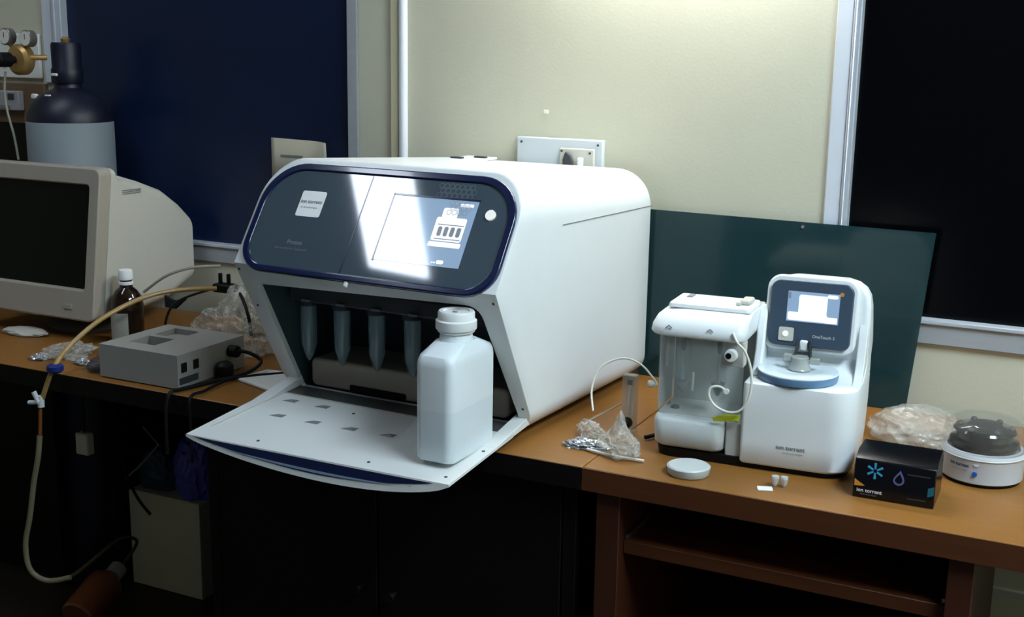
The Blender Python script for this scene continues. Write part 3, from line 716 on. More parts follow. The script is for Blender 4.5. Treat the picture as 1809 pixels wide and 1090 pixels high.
# cap
slab('top_cap', [(0.2155, -0.166, -0.004, -0.006, 0.165, (0.02, 0.01, 0.01, 0.035)), (0.219, -0.169, -0.002, -0.009, 0.167, (0.02, 0.01, 0.01, 0.038)), (0.230, -0.168, -0.001, -0.006, 0.167, (0.02, 0.01, 0.01, 0.04)),
     (0.243, -0.162, -0.001, 0.003, 0.165, (0.02, 0.01, 0.01, 0.04)), (0.252, -0.152, -0.001, 0.018, 0.162, (0.02, 0.01, 0.01, 0.04)), (0.256, -0.138, -0.001, 0.036, 0.158, (0.02, 0.01, 0.01, 0.04))], WHITE, smooth=60)
ld = slab('hinged_lid', [(0.2565, -0.146, -0.004, 0.036, 0.132, (0.008, 0.006, 0.006, 0.008)), (0.2640, -0.144, -0.006, 0.038, 0.130, (0.008, 0.006, 0.006, 0.008))], WHITE, bev=0.0015)
q = MB().box(-0.030, -0.012, 0.070, 0.112, 0.2642, 0.2720).build('lid_catch', CREAM, None, bev=0.003, seg=2); q.parent = ld
q = MB().box(-0.128, -0.118, 0.095, 0.120, 0.2642, 0.2655).build('lid_slot', MIDG, None); q.parent = ld
q = MB().box(-0.034, -0.026, 0.060, 0.066, 0.2642, 0.2700).build('lid_pin', CREAM, None, bev=0.001); q.parent = ld
for x in (-0.130, -0.060):   # little arrow prints on the cap
    P_ = plane((x, -0.0068, 0.232), (1, 0, 0), (0, 0.25, 1))
    q = MB(); q.prism([(-0.006, -0.002), (0, 0.003), (0.006, -0.002), (0.0045, -0.003), (0, 0.0012), (-0.0045, -0.003)], 0.0005, 0.0022, P_); q.build('arrow_mark', PRINTG, OT)
# knob block
MB().box(-0.038, -0.004, 0.0032, 0.03, 0.172, 0.2148).build('latch_block', CREAM, OT, bev=0.002)
kn = MB().lathe([(0.011, 0), (0.011, 0.006), (0.009, 0.009)], (-0.024, 0.0000, 0.193), axis='y', n=24).build('latch_knob', CAPW, OT)
q = MB().lathe([(0.005, 0.009), (0.005, 0.0098)], (-0.027, 0.0, 0.193), axis='y', n=18).build('knob_centre', DARK, None); q.parent = kn
# oil and reagent tubes in the chamber
LBL = ['left clear tube inside the chamber of the smaller machine', 'right clear tube inside the chamber of the smaller machine']
oc, os_ = math.cos(math.radians(3.5)), math.sin(math.radians(3.5))
def ow(x, y, z): return Vector((-0.5+oc*x-os_*y, 1.89+os_*x+oc*y, DZ+z))
tt = None
for i, x in enumerate((-0.118, -0.055)):
    p = ow(x, 0.050, 0.105)
    if i == 0:
        tt = thing('sample_tube', LBL[0], 'tube', p, 3.5, 'tubes in the small machine chamber')
        MB().lathe([(0.002, 0), (0.006, 0.006), (0.0135, 0.028), (0.014, 0.105)], n=20).build('tube_wall', mat('chamber_tube', (170, 186, 192), 0.08, spec=0.8, alpha=0.3), tt)
        MB().lathe([(0.0125, 0.024), (0.006, 0.008), (0.002, 0.0018)][::-1], n=18).build('reagent', mat('grey_reagent', (96, 104, 104), 0.3), tt)
        MB().lathe([(0.003, 0.012), (0.003, 0.040), (0.0022, 0.050), (0.0022, 0.075)], n=12).build('sipper', mat('sipper_pale', (200, 214, 224), 0.3), tt)
        MB().lathe([(0.0022, 0.075), (0.0045, 0.082), (0.0045, 0.094), (0.003, 0.105)], n=12).build('sipper_fitting', DARKG, tt)
    else:
        r = tt.copy(); C.objects.link(r); r.location = p; r['label'] = LBL[1]
        for ch in list(tt.children): c_ = ch.copy(); C.objects.link(c_); c_.parent = r
q = MB().box(-0.1465, -0.1425, 0.040, 0.050, 0.150, 0.212); q.build('light_strip', PRINTW, OT, bev=0.001)
q = MB().box(-0.099, -0.095, 0.040, 0.044, 0.112, 0.145); q.build('light_strip', PRINTW, OT, bev=0.001)
# yellow-green tab
MB().add([(-0.048, -0.0025, 0.076), (-0.006, -0.0025, 0.082), (-0.004, -0.0025, 0.092), (-0.030, -0.0025, 0.090), (-0.050, -0.0025, 0.082),
          (-0.048, 0.0, 0.076), (-0.006, 0.0, 0.082), (-0.004, 0.0, 0.092), (-0.030, 0.0, 0.090), (-0.050, 0.0, 0.082)],
         [(0, 1, 2, 3, 4), (9, 8, 7, 6, 5), (0, 5, 6, 1), (1, 6, 7, 2), (2, 7, 8, 3), (3, 8, 9, 4), (4, 9, 5, 0)]).build('yellow_green_tab', LIME, OT)
# white tubing loop hanging over the front (part of machine)
lp = [(-0.022, -0.008, 0.232), (-0.012, -0.014, 0.218), (0.000, -0.012, 0.205), (0.010, -0.010, 0.180), (0.014, -0.011, 0.150), (0.010, -0.012, 0.122), (-0.003, -0.012, 0.103), (-0.022, -0.011, 0.098), (-0.044, -0.009, 0.105),
      (-0.056, -0.007, 0.120), (-0.054, -0.006, 0.135), (-0.040, -0.004, 0.138), (-0.030, -0.002, 0.132)]
MB().tube(lp, 0.0021, 8).build('tubing_loop', TUBEW, OT)
MB().lathe([(0.004, 0), (0.0045, 0.006)], (-0.028, 0.0, 0.131), axis='y', n=14).build('tubing_port', CAPW, OT)
# tube from left side to the flow meter
MB().tube([(-0.1565, 0.030, 0.118), (-0.165, 0.03, 0.130), (-0.19, 0.035, 0.150), (-0.225, 0.04, 0.155), (-0.262, 0.035, 0.135), (-0.272, 0.020, 0.100), (-0.262, 0.0, 0.065)], 0.0018, 8).build('side_tubing', TUBEW, OT)
MB().lathe([(0.001, 0), (0.007, 0.010), (0.006, 0.016)], (-0.1565, 0.030, 0.118), axis='x', n=12, mtx=Matrix.Rotation(math.pi, 3, 'Z')).build('tubing_plug', CREAM, OT)

# ================================================================== RIGHT DESK SMALL THINGS
t = thing('flow_meter', 'small clear upright flow meter with dark knob between the two white machines', 'flow meter', (-0.735, 1.985, DZ), 0)
MB().box(-0.0125, 0.0125, -0.008, 0.010, 0.0015, 0.108).build('acrylic_body', mat('clear_acrylic', (186, 190, 186), 0.06, spec=0.9, alpha=0.38), t, bev=0.0015)
MB().lathe([(0.003, 0.03), (0.003, 0.095)], (0, 0.001, 0), n=12).build('float_tube', PRINTW, t)
k = MB().lathe([(0.010, 0.008), (0.010, 0.020), (0.007, 0.024)], (0, 0.0, 0.020), axis='y', n=20).build('knob', DARK, t)
q = MB().lathe([(0.0055, 0.024), (0.005, 0.027)], (0, 0, 0.020), axis='y', n=16).build('knob_cap', METAL, None); q.parent = k
MB().lathe([(0.005, 0.090), (0.005, 0.100)], (0, -0.002, 0), n=14).build('top_fitting', DARKG, t)
o = MB().tube([(-0.752, 1.992, 0.800), (-0.775, 1.98, 0.785), (-0.80, 1.955, 0.770), (-0.815, 1.93, 0.7535)], 0.0016, 8).build('flow_meter_tubing', TUBEC); tag(o, 'thin clear tubing running left from the small flow meter', 'tubing')
o = MB().tube([(-0.77, 1.905, 0.7525), (-0.745, 1.90, 0.7535), (-0.72, 1.905, 0.7525), (-0.69, 1.90, 0.7525)], 0.0013, 6).build('loose_tubing', TUBEC); tag(o, 'short thin tubing lying by the crumpled packets', 'tubing')
o = MB().tube([(-0.690, 1.95, 0.756), (-0.678, 1.972, 0.7565)], 0.004, 8, smooth=False).build('black_clip', DARK); tag(o, 'tiny black clip behind the crumpled clear bag', 'clip')
o = crumple('foil_packet', (0.036, 0.022, 0.008), FOIL, loc=(-0.770, 1.868, DZ), amp=0.6, freq=3, seed=2, rz=10); tag(o, 'shiny crumpled foil packet near the desk seam', 'packet')
o = crumple('crumpled_wrapper', (0.022, 0.018, 0.016), BAG, loc=(-0.785, 1.927, DZ), amp=0.6, freq=3, seed=4); tag(o, 'small shiny clear wrapper behind the foil packet', 'wrapper')
# bag with zip edge
o = crumple('plastic_bag', (0.036, 0.046, 0.022), BAGM, loc=(-0.703, 1.862, DZ), amp=0.45, freq=2.2, seed=9, rz=35, peak=(0.1, 0.4, 0.045)); tag(o, 'crumpled milky plastic bag on the desk left of the small machine', 'bag')
z_ = MB().tube([(-0.055, 0.018, 0.004), (-0.02, -0.025, 0.0055), (0.028, -0.052, 0.004)], 0.0028, 6).build('bag_zip', PAPER, None); z_.parent = o
o = None
# lid / petri dish
t = thing('dish_lid', 'round white translucent lid lying on the desk in front of the small machine', 'lid', (-0.567, 1.822, DZ))
MB().lathe([(0.033, 0.001), (0.0345, 0.003), (0.036, 0.014)], n=40).build('rim', mat('frosted_lid', (190, 196, 196), 0.3, alpha=0.92), t)
MB().lathe([(0.0345, 0.0142), (0.033, 0.0158)], n=40).build('lid_top', mat('frosted_top', (202, 206, 204), 0.3), t)
# card with tiny tubes
t = thing('label_card', 'tiny white label card lying in front of the small machine', 'card', (-0.432, 1.812, DZ), 20)
MB().box(-0.016, 0.008, -0.009, 0.009, 0.0006, 0.0022).build('card', PAPER, t)
tq = None
for i, (x, y, lab) in enumerate(((-0.425, 1.832, 'left of two tiny clear tubes beside the white label card'), (-0.411, 1.834, 'right of two tiny clear tubes beside the white label card'))):
    if i == 0:
        tq = MB().lathe([(0.002, 0.0006), (0.005, 0.006), (0.006, 0.014), (0.0065, 0.0145), (0.006, 0.018)], n=16).build('micro_tube', mat('micro_tube_clear', (205, 208, 206), 0.15, spec=0.8, alpha=0.75)); tq.location = (x, y, DZ)
        tag(tq, lab, 'tube', 'tiny tubes by the card')
    else:
        r = tq.copy(); C.objects.link(r); r.location = (x, y, DZ); r['label'] = lab
# kit box
t = thing('kit_box', 'glossy black carton with snowflake and drop print on the right desk', 'box', (-0.306, 1.848, DZ), 0.5)
bx = MB(); yz = [(0.0, 0.0005), (0.0015, 0.052), (0.006, 0.062), (0.030, 0.072), (0.080, 0.072), (0.092, 0.066), (0.094, 0.0005)]
bx.loft([[(x, y, z) for y, z in yz] for x in (0.0, 0.1225)]); bx.build('carton', KITB, t, smooth=25, bev=0.0015)
KP = plane((0, 0.0, 0), (1, 0, 0), (0, 0.0015/0.052, 1))
q = MB(); cx, cz = 0.032, 0.047
for k in range(6):
    a = math.radians(60*k+90); c_, s_ = math.cos(a), math.sin(a)
    r0, r1, ww = 0.003, 0.013, 0.0013
    q.prism([(cx+c_*r0-s_*ww, cz+s_*r0+c_*ww), (cx+c_*r0+s_*ww, cz+s_*r0-c_*ww), (cx+c_*r1+s_*ww*1.4, cz+s_*r1-c_*ww*1.4), (cx+c_*r1-s_*ww*1.4, cz+s_*r1+c_*ww*1.4)], 0.0001, 0.0008, KP)
q.build('snowflake_print', CYAN, t, smooth=0)
def drop(sc_):
    pts = []
    for k in range(28):
        a = 2*math.pi*k/28; r = 0.0085*sc_
        x = r*math.cos(a); y = r*math.sin(a)
        if y > 0: x *= (1-(y/r)**1.6)*0.9+0.05; y *= 1.9
        pts.append((0.068+x+0.002*(y/0.016 if y > 0 else 0), 0.038+y))
    return pts
frame_plate('drop_print', drop(1.0), drop(0.68), 0.0001, 0.0008, KP, VIOLET, t, smooth=0)
MB().prism([(0.002, 0.030), (0.018, 0.021), (0.014, 0.020), (0.002, 0.019)], 0.0001, 0.0006, KP).build('orange_corner_print', ORANGE, t, smooth=0)
MB().prism([(0.112, 0.032), (0.121, 0.036), (0.121, 0.022), (0.112, 0.018)], 0.0001, 0.0006, KP).build('teal_corner_print', TEALP, t, smooth=0)
text('logo_lettering', 'ion torrent', 0.0085, KP, PRINTW, t, 0.006, 0.0105, 0.0006, bold=0.00018)
text('logo_small_print', 'by life technologies', 0.0032, KP, PRINTG, t, 0.012, 0.006, 0.0006)
q = MB(); q.prism([(0.080, 0.048), (0.114, 0.048), (0.114, 0.0505), (0.080, 0.0505)], 0.0001, 0.0005, KP); q.build('faint_print_line', mat('dim_print', (40, 48, 54), 0.4), t, smooth=0)
q = MB(); q.prism([(0.082, 0.010), (0.110, 0.010), (0.110, 0.012), (0.082, 0.012)], 0.0001, 0.0005, KP); q.build('faint_print_line', mat('dim_print', (40, 48, 54), 0.4), t, smooth=0)
# mini centrifuge
t = thing('mini_centrifuge', 'round grey mini centrifuge with smoky clear dome lid at the right edge', 'centrifuge', (-0.134, 2.045, DZ), -8)
MB().lathe([(0.060, 0.0005), (0.061, 0.005)], n=40).build('foot_ring', DARK, t)
MB().lathe([(0.061, 0.005), (0.064, 0.007), (0.065, 0.045), (0.066, 0.049), (0.064, 0.053), (0.057, 0.055), (0.055, 0.050), (0.0, 0.048)], n=48).build('body', CENT, t)
MB().lathe([(0.066, 0.0452), (0.0668, 0.0468), (0.066, 0.0484)], n=48).build('rim_line', PRINTW, t)
MB().lathe([(0.020, 0.050), (0.050, 0.052), (0.056, 0.060), (0.054, 0.066), (0.046, 0.070), (0.044, 0.078), (0.050, 0.082), (0.047, 0.086), (0.030, 0.089), (0.026, 0.092), (0.0, 0.092)], n=40).build('rotor', ROTOR, t)
for k in range(6):
    a = math.radians(60*k+10)
    MB().lathe([(0.0045, 0), (0.0055, 0.008), (0.004, 0.010)], (0.040*math.cos(a), 0.040*math.sin(a), 0.081), n=12).build('tube_slot', DARKG, t)
MB().lathe([(0.0645, 0.054), (0.066, 0.062), (0.0655, 0.078), (0.062, 0.092), (0.052, 0.100), (0.036, 0.1045), (0.018, 0.106), (0.001, 0.1065)], n=48).build('dome_lid', SMOKE, t)
CPt = lambda a, b, h=0.0: Vector(((0.0651+h)*math.sin(a/0.065), -(0.0651+h)*math.cos(a/0.065), b))
text('logo_lettering', 'ion torrent', 0.0075, CPt, mat('dark_blue_print', (30, 50, 90), 0.5), t, -0.040, 0.033, 0.0004, bold=0.0002)
text('logo_small_print', 'by life technologies', 0.0036, CPt, PRINTG, t, -0.036, 0.026, 0.0004)
MB().lathe([(0.0042, 0), (0.0038, 0.002)], (0.004, -0.0648, 0.0235), axis='y', n=16).build('blue_button', BBLUE, t)
MB().prism([(0.001, 0.040), (0.010, 0.040), (0.008, 0.037), (0.003, 0.037)], 0.0002, 0.001, CPt).build('lid_mark', PRINTW, t)
# bag behind
o = crumple('plastic_bag', (0.078, 0.066, 0.038), BAGM, loc=(-0.262, 2.195, DZ), amp=0.28, freq=1.7, seed=13, rz=15); tag(o, 'crumpled see-through bag between small machine and mini centrifuge', 'bag')

# ================================================================== LEFT: monitor
t = thing('crt_monitor', 'cream bulky computer monitor with dark screen on the left desk', 'monitor', (-2.24, 2.015, DZ))
def mrow(y, x0, x1, z0, z1, r=0.012): return [(u, y, v_) for u, v_ in rrect(x0, x1, z0, z1, r, 5)]
tl = lambda z: (z-0.23)*0.14
rows = []
for (y, x0, x1, z0, z1, r) in ((0.012, -0.188, 0.188, 0.055, 0.402, 0.02), (0.05, -0.19, 0.19, 0.052, 0.398, 0.022), (0.06, -0.185, 0.188, 0.052, 0.384, 0.022), (0.15, -0.09, 0.186, 0.05, 0.362, 0.03), (0.24, 0.02, 0.183, 0.055, 0.333, 0.04), (0.30, 0.03, 0.176, 0.075, 0.296, 0.04), (0.340, 0.035, 0.170, 0.09, 0.262, 0.035), (0.343, 0.042, 0.162, 0.10, 0.250, 0.03)):
    rows.append([(u, y+tl(v_)*max(0, 1-y/0.2), v_) for u, v_ in rrect(x0, x1, z0, z1, r, 5)])
MB().loft(rows).build('housing', CREAM, t, smooth=40)
out = rrect(-0.191, 0.191, 0.052, 0.402, 0.018, 5); inn_ = rrect(-0.160, 0.160, 0.124, 0.363, 0.010, 5)
MPf = lambda a, b, h=0.0: Vector((a, -h+tl(b), b))
bz = frame_plate('bezel', out, inn_, -0.030, 0.008, MPf, CREAM2, t, bev=0.004, seg=2)
MB().prism(rrect(-0.163, 0.163, 0.121, 0.366, 0.010, 5), -0.012, -0.004, MPf).build('screen_glass', mat('crt_glass', (6, 11, 11), 0.3, spec=0.2), t)
MB().lathe([(0.11, 0.0005), (0.115, 0.010), (0.10, 0.016), (0.05, 0.022), (0.06, 0.051)], (0.03, 0.13, 0), n=32).build('swivel_base', mat('base_grey', (96, 92, 84), 0.5), t)
for i in range(3): MB().box(0.1878, 0.1892, 0.085+0.0*i, 0.145, 0.345-0.004*i, 0.3465-0.004*i).build('side_vent', MIDG, t)
MB().prism(rrect(0.10, 0.125, 0.078, 0.088, 0.002), 0.008, 0.011, MPf).build('power_button', CREAM2, t)

# gas cylinder
t = thing('gas_cylinder', 'dark gas cylinder with grey paper wrap standing behind the monitor', 'gas cylinder', (-2.385, 2.272, 0.0))
MB().lathe([(0.095, 0.002), (0.105, 0.015), (0.105, 1.235), (0.103, 1.252), (0.094, 1.275), (0.075, 1.298), (0.050, 1.312), (0.034, 1.320), (0.032, 1.330)], n=48).build('vessel', GASB, t)
MB().lathe([(0.1055, 0.90), (0.1068, 0.902), (0.1068, 1.2345), (0.1055, 1.236)], n=48).build('paper_wrap', GASL, t, smooth=60)
MB().lathe([(0.036, 1.330), (0.039, 1.335), (0.039, 1.365), (0.036, 1.370), (0.0365, 1.425), (0.034, 1.432)], n=28).build('valve_guard', GASB, t)
MB().lathe([(0.010, 1.432), (0.012, 1.440), (0.006, 1.446)], n=16).build('valve_stem', BRASS, t)
for (x, y, z) in ((0.000, -0.041, 1.352), (0.0, -0.066, 1.300)): MB().box(x-0.010, x+0.010, y-0.004, y+0.002, z-0.003, z+0.004).build('warning_tag', PAPER, t, bev=0.002)
MB().box(-0.072, -0.052, -0.058, -0.046, 1.290, 1.304).build('side_fitting', PAPER, t, bev=0.004)
# regulator
t = thing('gas_regulator', 'brass gas regulator with two round gauges left of the gas cylinder', 'gas regulator', (-2.466, 2.20, 1.388))
MB().lathe([(0.034, -0.016), (0.038, -0.012), (0.038, 0.008), (0.034, 0.012), (0.030, 0.016), (0.012, 0.019)], (0, 0, 0), axis='y', n=36).build('regulator_body', BRASS, t)
k = MB().lathe([(0.009, 0.018), (0.009, 0.034), (0.018, 0.036), (0.018, 0.070), (0.015, 0.074)], (0, 0, 0), axis='y', n=20).build('black_knob', DARK, t)
for (dx, dz) in ((-0.036, 0.056), (0.036, 0.052)):
    g = MB().lathe([(0.018, -0.012), (0.021, -0.010), (0.021, 0.008), (0.019, 0.010)], (dx, -0.004, dz), axis='y', n=28).build('gauge', mat('gauge_case', (120, 118, 112), 0.35, metal=0.5), t)
    q = MB().lathe([(0.0175, 0.0101), (0.0175, 0.0108)], (dx, -0.004, dz), axis='y', n=28).build('gauge_face', mat('gauge_face_pale', (216, 212, 204), 0.4), None); q.parent = g
    q = MB().box(dx-0.0006, dx+0.0006, -0.0157, -0.0149, dz-0.002, dz+0.011).build('gauge_needle', DARK, None); q.parent = g
    MB().tube([(dx*0.55, 0.0, 0.025), (dx*0.9, -0.002, dz-0.018)], 0.005, 8, smooth=False).build('gauge_stem', BRASS, t)
MB().tube([(0.030, 0.0, 0.006), (0.042, 0.012, 0.006), (0.052, 0.035, 0.006)], 0.007, 10, smooth=False).build('inlet_stem', BRASS, t)
MB().tube([(-0.045, -0.01, -0.03), (-0.05, -0.012, -0.08), (-0.045, -0.012, -0.13), (-0.030, -0.010, -0.19), (-0.02, -0.010, -0.25)], 0.003, 8).build('outlet_tube', TUBEC, t)

# ---- amber bottle
t = thing('amber_bottle', 'dark amber glass bottle with white cap and pale label beside the monitor', 'bottle', (-2.002, 2.045, DZ))
MB().lathe([(0.030, 0.0008), (0.036, 0.004), (0.037, 0.090), (0.034, 0.108), (0.024, 0.124), (0.015, 0.132), (0.0135, 0.142), (0.0135, 0.150)], n=36).build('glass', AMBER, t)
MB().lathe([(0.016, 0.138), (0.017, 0.142), (0.016, 0.1455)], n=24).build('cap_ring', CAPW, t)
MB().lathe([(0.0145, 0.149), (0.0165, 0.151), (0.0165, 0.168), (0.015, 0.172)], n=24).build('screw_cap', CAPW, t)
lb_ = MB(); pr = []
for z in (0.012, 0.076):
    pr.append([Vector((0.0376*math.sin(math.radians(a)), -0.0376*math.cos(math.radians(a)), z)) for a in range(-75, 46, 10)])
n_ = len(pr[0]); lb_.add(pr[0]+pr[1], [(i, i+1, i+1+n_, i+n_) for i in range(n_-1)]); lb_.build('paper_label', LABEL, t, smooth=60)

# ---- heating block
t = thing('heating_block', 'grey metal dry bath heating block with two square wells on the left desk', 'heating block', (-1.836, 1.789, DZ))
Wd, Dp, Hh = 0.210, 0.208, 0.072
hb = MB()
wells = [(0.030, 0.092, 0.050, 0.112), (0.030, 0.092, 0.128, 0.190)]
xs_ = [0, wells[0][0], wells[0][1], Wd]; ys_ = [0, 0.045, 0.105, 0.120, 0.185, Dp]
wx = (0.040, 0.110)
xs_ = [0, wx[0], wx[1], Wd]
for i in range(3):
    for j in range(5):
        if i == 1 and j in (1, 3): continue
        hb.add([(xs_[i], ys_[j], Hh), (xs_[i+1], ys_[j], Hh), (xs_[i+1], ys_[j+1], Hh), (xs_[i], ys_[j+1], Hh)], [(0, 1, 2, 3)])
for j in (1, 3):
    x0_, x1_, y0_, y1_ = wx[0], wx[1], ys_[j], ys_[j+1]; zb = Hh-(0.035 if j == 1 else 0.012)
    hb.add([(x0_, y0_, Hh), (x1_, y0_, Hh), (x1_, y1_, Hh), (x0_, y1_, Hh), (x0_, y0_, zb), (x1_, y0_, zb), (x1_, y1_, zb), (x0_, y1_, zb)],
           [(0, 4, 5, 1), (1, 5, 6, 2), (2, 6, 7, 3), (3, 7, 4, 0), (4, 5, 6, 7)])
hb.add([(0, 0, Hh), (Wd, 0, Hh), (Wd, Dp, Hh), (0, Dp, Hh), (0, 0, 0.003), (Wd, 0, 0.003), (Wd, Dp, 0.003), (0, Dp, 0.003)],
       [(0, 1, 5, 4), (1, 2, 6, 5), (2, 3, 7, 6), (3, 0, 4, 7), (4, 5, 6, 7)])
me = hb.build('case', HBLOCK, t, smooth=30)
MB().box(wx[0]+0.002, wx[1]-0.002, 0.047, 0.103, Hh-0.0345, Hh-0.028).build('well_insert', DARKG, t)
for y in (0.010, 0.046): MB().box(Wd-0.0005, Wd+0.0022, y, y+0.016, 0.034, 0.054).build('switch', DARK, t, bev=0.002)
MB().box(Wd-0.0005, Wd+0.0006, 0.004, 0.060, 0.010, 0.024).build('rating_label', DARKG, t)
for (x, y) in ((0.012, 0.012), (Wd-0.012, 0.012), (0.012, Dp-0.012), (Wd-0.012, Dp-0.012)): MB().lathe([(0.006, 0.0004), (0.006, 0.0035)], (x, y, 0), n=12).build('foot', DARK, t)
pl = thing('mains_cable', 'black power cord plugged into the side of the heating block', 'cord', (-1.626, 1.93, DZ))
MB().tube([(0.0, 0.020, 0.048), (0.022, 0.020, 0.048)], 0.013, 12, smooth=False).build('plug_head', DARK, pl, bev=0.002)
MB().tube([(0.020, 0.020, 0.050), (0.045, 0.030, 0.046), (0.070, 0.035, 0.030), (0.060, 0.000, 0.012), (0.030, -0.060, 0.0055), (0.010, -0.145, 0.0055), (0.005, -0.170, 0.004), (0.003, -0.182, -0.03), (0.003, -0.184, -0.12)], 0.0040, 8).build('cable', DARK, pl)
MB().lathe([(0.012, 0.001), (0.019, 0.006), (0.019, 0.026), (0.010, 0.034)], (0.022, -0.025, 0.0035), n=20).build('cord_plug', DARK, pl, bev=0.002)
o = MB().tube([(-1.50, 1.99, 0.757), (-1.55, 1.93, 0.758), (-1.577, 1.88, 0.757), (-1.568, 1.80, 0.7555), (-1.565, 1.755, 0.753), (-1.565, 1.752, 0.70), (-1.565, 1.752, 0.62)], 0.0034, 8).build('black_cable', DARK); tag(o, 'black cable hanging over the desk front by the open door', 'cable')
# plastic bag and adapter pile
o = crumple('plastic_bag', (0.105, 0.070, 0.075), BAG, loc=(-1.735, 2.105, DZ), amp=0.35, freq=2.6, seed=21, rz=-10, peak=(-0.2, 0.3, 0.05)); tag(o, 'crinkled clear plastic bag behind the heating block', 'bag')
o2 = crumple('cream_pouch', (0.060, 0.035, 0.085), mat('cream_cloth', (168, 158, 128), 0.6, bump=0.2), loc=(-1.785, 2.265, DZ), amp=0.25, freq=2, seed=31, peak=(0.0, 0.0, 0.03)); tag(o2, 'cream pouch standing behind the clear bag against the wall', 'pouch')
t = thing('power_adapter', 'black three-pin plug with upright prongs lying on the clear bag', 'plug', (-1.80, 2.150, 0.872))
MB().box(-0.026, 0.026, -0.016, 0.016, 0.0, 0.020).build('plug_body', DARK, t, bev=0.004)
for x in (-0.013, 0.011): MB().box(x-0.004, x+0.004, -0.004, 0.004, 0.018, 0.044).build('prong', DARK, t, bev=0.002)
o = MB().tube([(-1.775, 2.14, 0.880), (-1.74, 2.12, 0.887), (-1.70, 2.09, 0.874), (-1.675, 2.075, 0.845), (-1.668, 2.075, 0.80)], 0.004, 8).build('black_cable', DARK); tag(o, 'black cable arching over the clear bag behind the heating block', 'cable')
o = MB().tube([(-1.825, 2.14, 0.880), (-1.87, 2.07, 0.858), (-1.885, 2.045, 0.82), (-1.88, 2.03, 0.76)], 0.003, 8).build('thin_black_cable', DARK); tag(o, 'thin black cable hanging down left of the clear bag', 'cable')
o = MB().add([(-1.93, 2.09, 0.862), (-1.895, 2.08, 0.855), (-1.86, 2.08, 0.863), (-1.915, 2.075, 0.838), (-1.885, 2.07, 0.838), (-1.93, 2.10, 0.860), (-1.895, 2.09, 0.853), (-1.86, 2.09, 0.861), (-1.915, 2.085, 0.836), (-1.885, 2.08, 0.836)],
    [(0, 3, 4, 1), (1, 4, 2), (5, 6, 9, 8), (6, 7, 9), (0, 5, 8, 3), (3, 8, 9, 4), (4, 9, 7, 2), (0, 1, 6, 5), (1, 2, 7, 6)]).build('black_clip', DARK); tag(o, 'angular black clip on the clear bag beside the amber bottle', 'clip')
o = MB().tube([(-2.03, 2.13, 0.852), (-1.95, 2.12, 0.90), (-1.88, 2.13, 0.925), (-1.82, 2.16, 0.93)], 0.0035, 8).build('clear_tubing', TUBEC); tag(o, 'thin clear tubing arching in front of the monitor side', 'tubing')
# long yellow hose
hp_ = [(-1.80, 2.12, 0.886), (-1.86, 2.05, 0.887), (-1.90, 1.98, 0.875), (-1.92, 1.88, 0.845), (-1.93, 1.80, 0.803), (-1.918, 1.745, 0.773), (-1.935, 1.738, 0.735), (-1.950, 1.736, 0.700)]
t = thing('rubber_hose', 'long yellowish hose hanging over the left desk edge with blue clamp', 'hose', (0, 0, 0))
MB().tube(hp_, 0.0052, 10).build('upper_hose', TUBEY, t)
MB().tube([(-1.956, 1.735, 0.690), (-1.958, 1.733, 0.645), (-1.962, 1.732, 0.60)], 0.0038, 8).build('thin_connector', mat('connector_amber', (120, 70, 30), 0.3), t)
MB().tube([(-1.961, 1.732, 0.618), (-1.968, 1.73, 0.57), (-1.986, 1.73, 0.51), (-2.005, 1.73, 0.43), (-2.025, 1.73, 0.36), (-2.022, 1.735, 0.30), (-1.99, 1.75, 0.275), (-1.94, 1.77, 0.285)], 0.0058, 10).build('lower_hose', mat('lower_hose_grey', (120, 112, 88), 0.4), t)
MB().tube([(-1.945, 1.765, 0.284), (-1.99, 1.84, 0.26), (-2.043, 1.95, 0.245), (-2.09, 2.07, 0.235), (-2.105, 2.14, 0.200), (-2.135, 2.150, 0.155), (-2.155, 2.135, 0.122)], 0.0042, 8).build('return_hose', mat('return_hose_dark', (70, 58, 40), 0.4), t)
MB().lathe([(0.012, -0.004), (0.017, 0), (0.017, 0.010), (0.012, 0.013)], (-1.916, 1.744, 0.764), n=20).build('blue_clamp', BLUEC, t)
t2 = thing('stopcock', 'small white plastic stopcock joining the hanging hose', 'stopcock', (-1.953, 1.734, 0.694))
MB().lathe([(0.007, -0.012), (0.008, 0.012)], (0, 0, 0), n=14).build('barrel', PRINTW, t2)
MB().tube([(0.0, -0.006, 0.0), (-0.026, -0.008, -0.004)], 0.0045, 10, smooth=False).build('lever', PRINTW, t2)
MB().tube([(0.0, -0.006, 0.0), (-0.010, -0.008, 0.022)], 0.0052, 10, smooth=False).build('side_port', PRINTW, t2)
# desk clutter at left
o = crumple('crumpled_wrapper', (0.045, 0.050, 0.010), BAG, loc=(-2.035, 1.895, DZ), amp=0.8, freq=3, seed=41); tag(o, 'shiny clear wrapper lying under the hose on the left desk', 'wrapper')
o = crumple('foil_wrapper', (0.018, 0.012, 0.008), FOIL, loc=(-1.945, 1.845, DZ), amp=0.5, freq=3, seed=43); tag(o, 'small silver foil lump right of the hose on the left desk', 'wrapper')
o = crumple('foil_wrapper', (0.018, 0.012, 0.008), FOIL, loc=(-2.055, 1.825, DZ), amp=0.5, freq=3, seed=47); tag(o, 'small silver foil lump left of the hose on the left desk', 'wrapper')
o = crumple('white_cloth', (0.065, 0.028, 0.010), mat('white_cloth_grey', (188, 182, 172), 0.7), loc=(-2.27, 1.985, DZ), amp=0.25, freq=2, seed=51); tag(o, 'folded white cloth on the desk in front of the monitor', 'cloth')
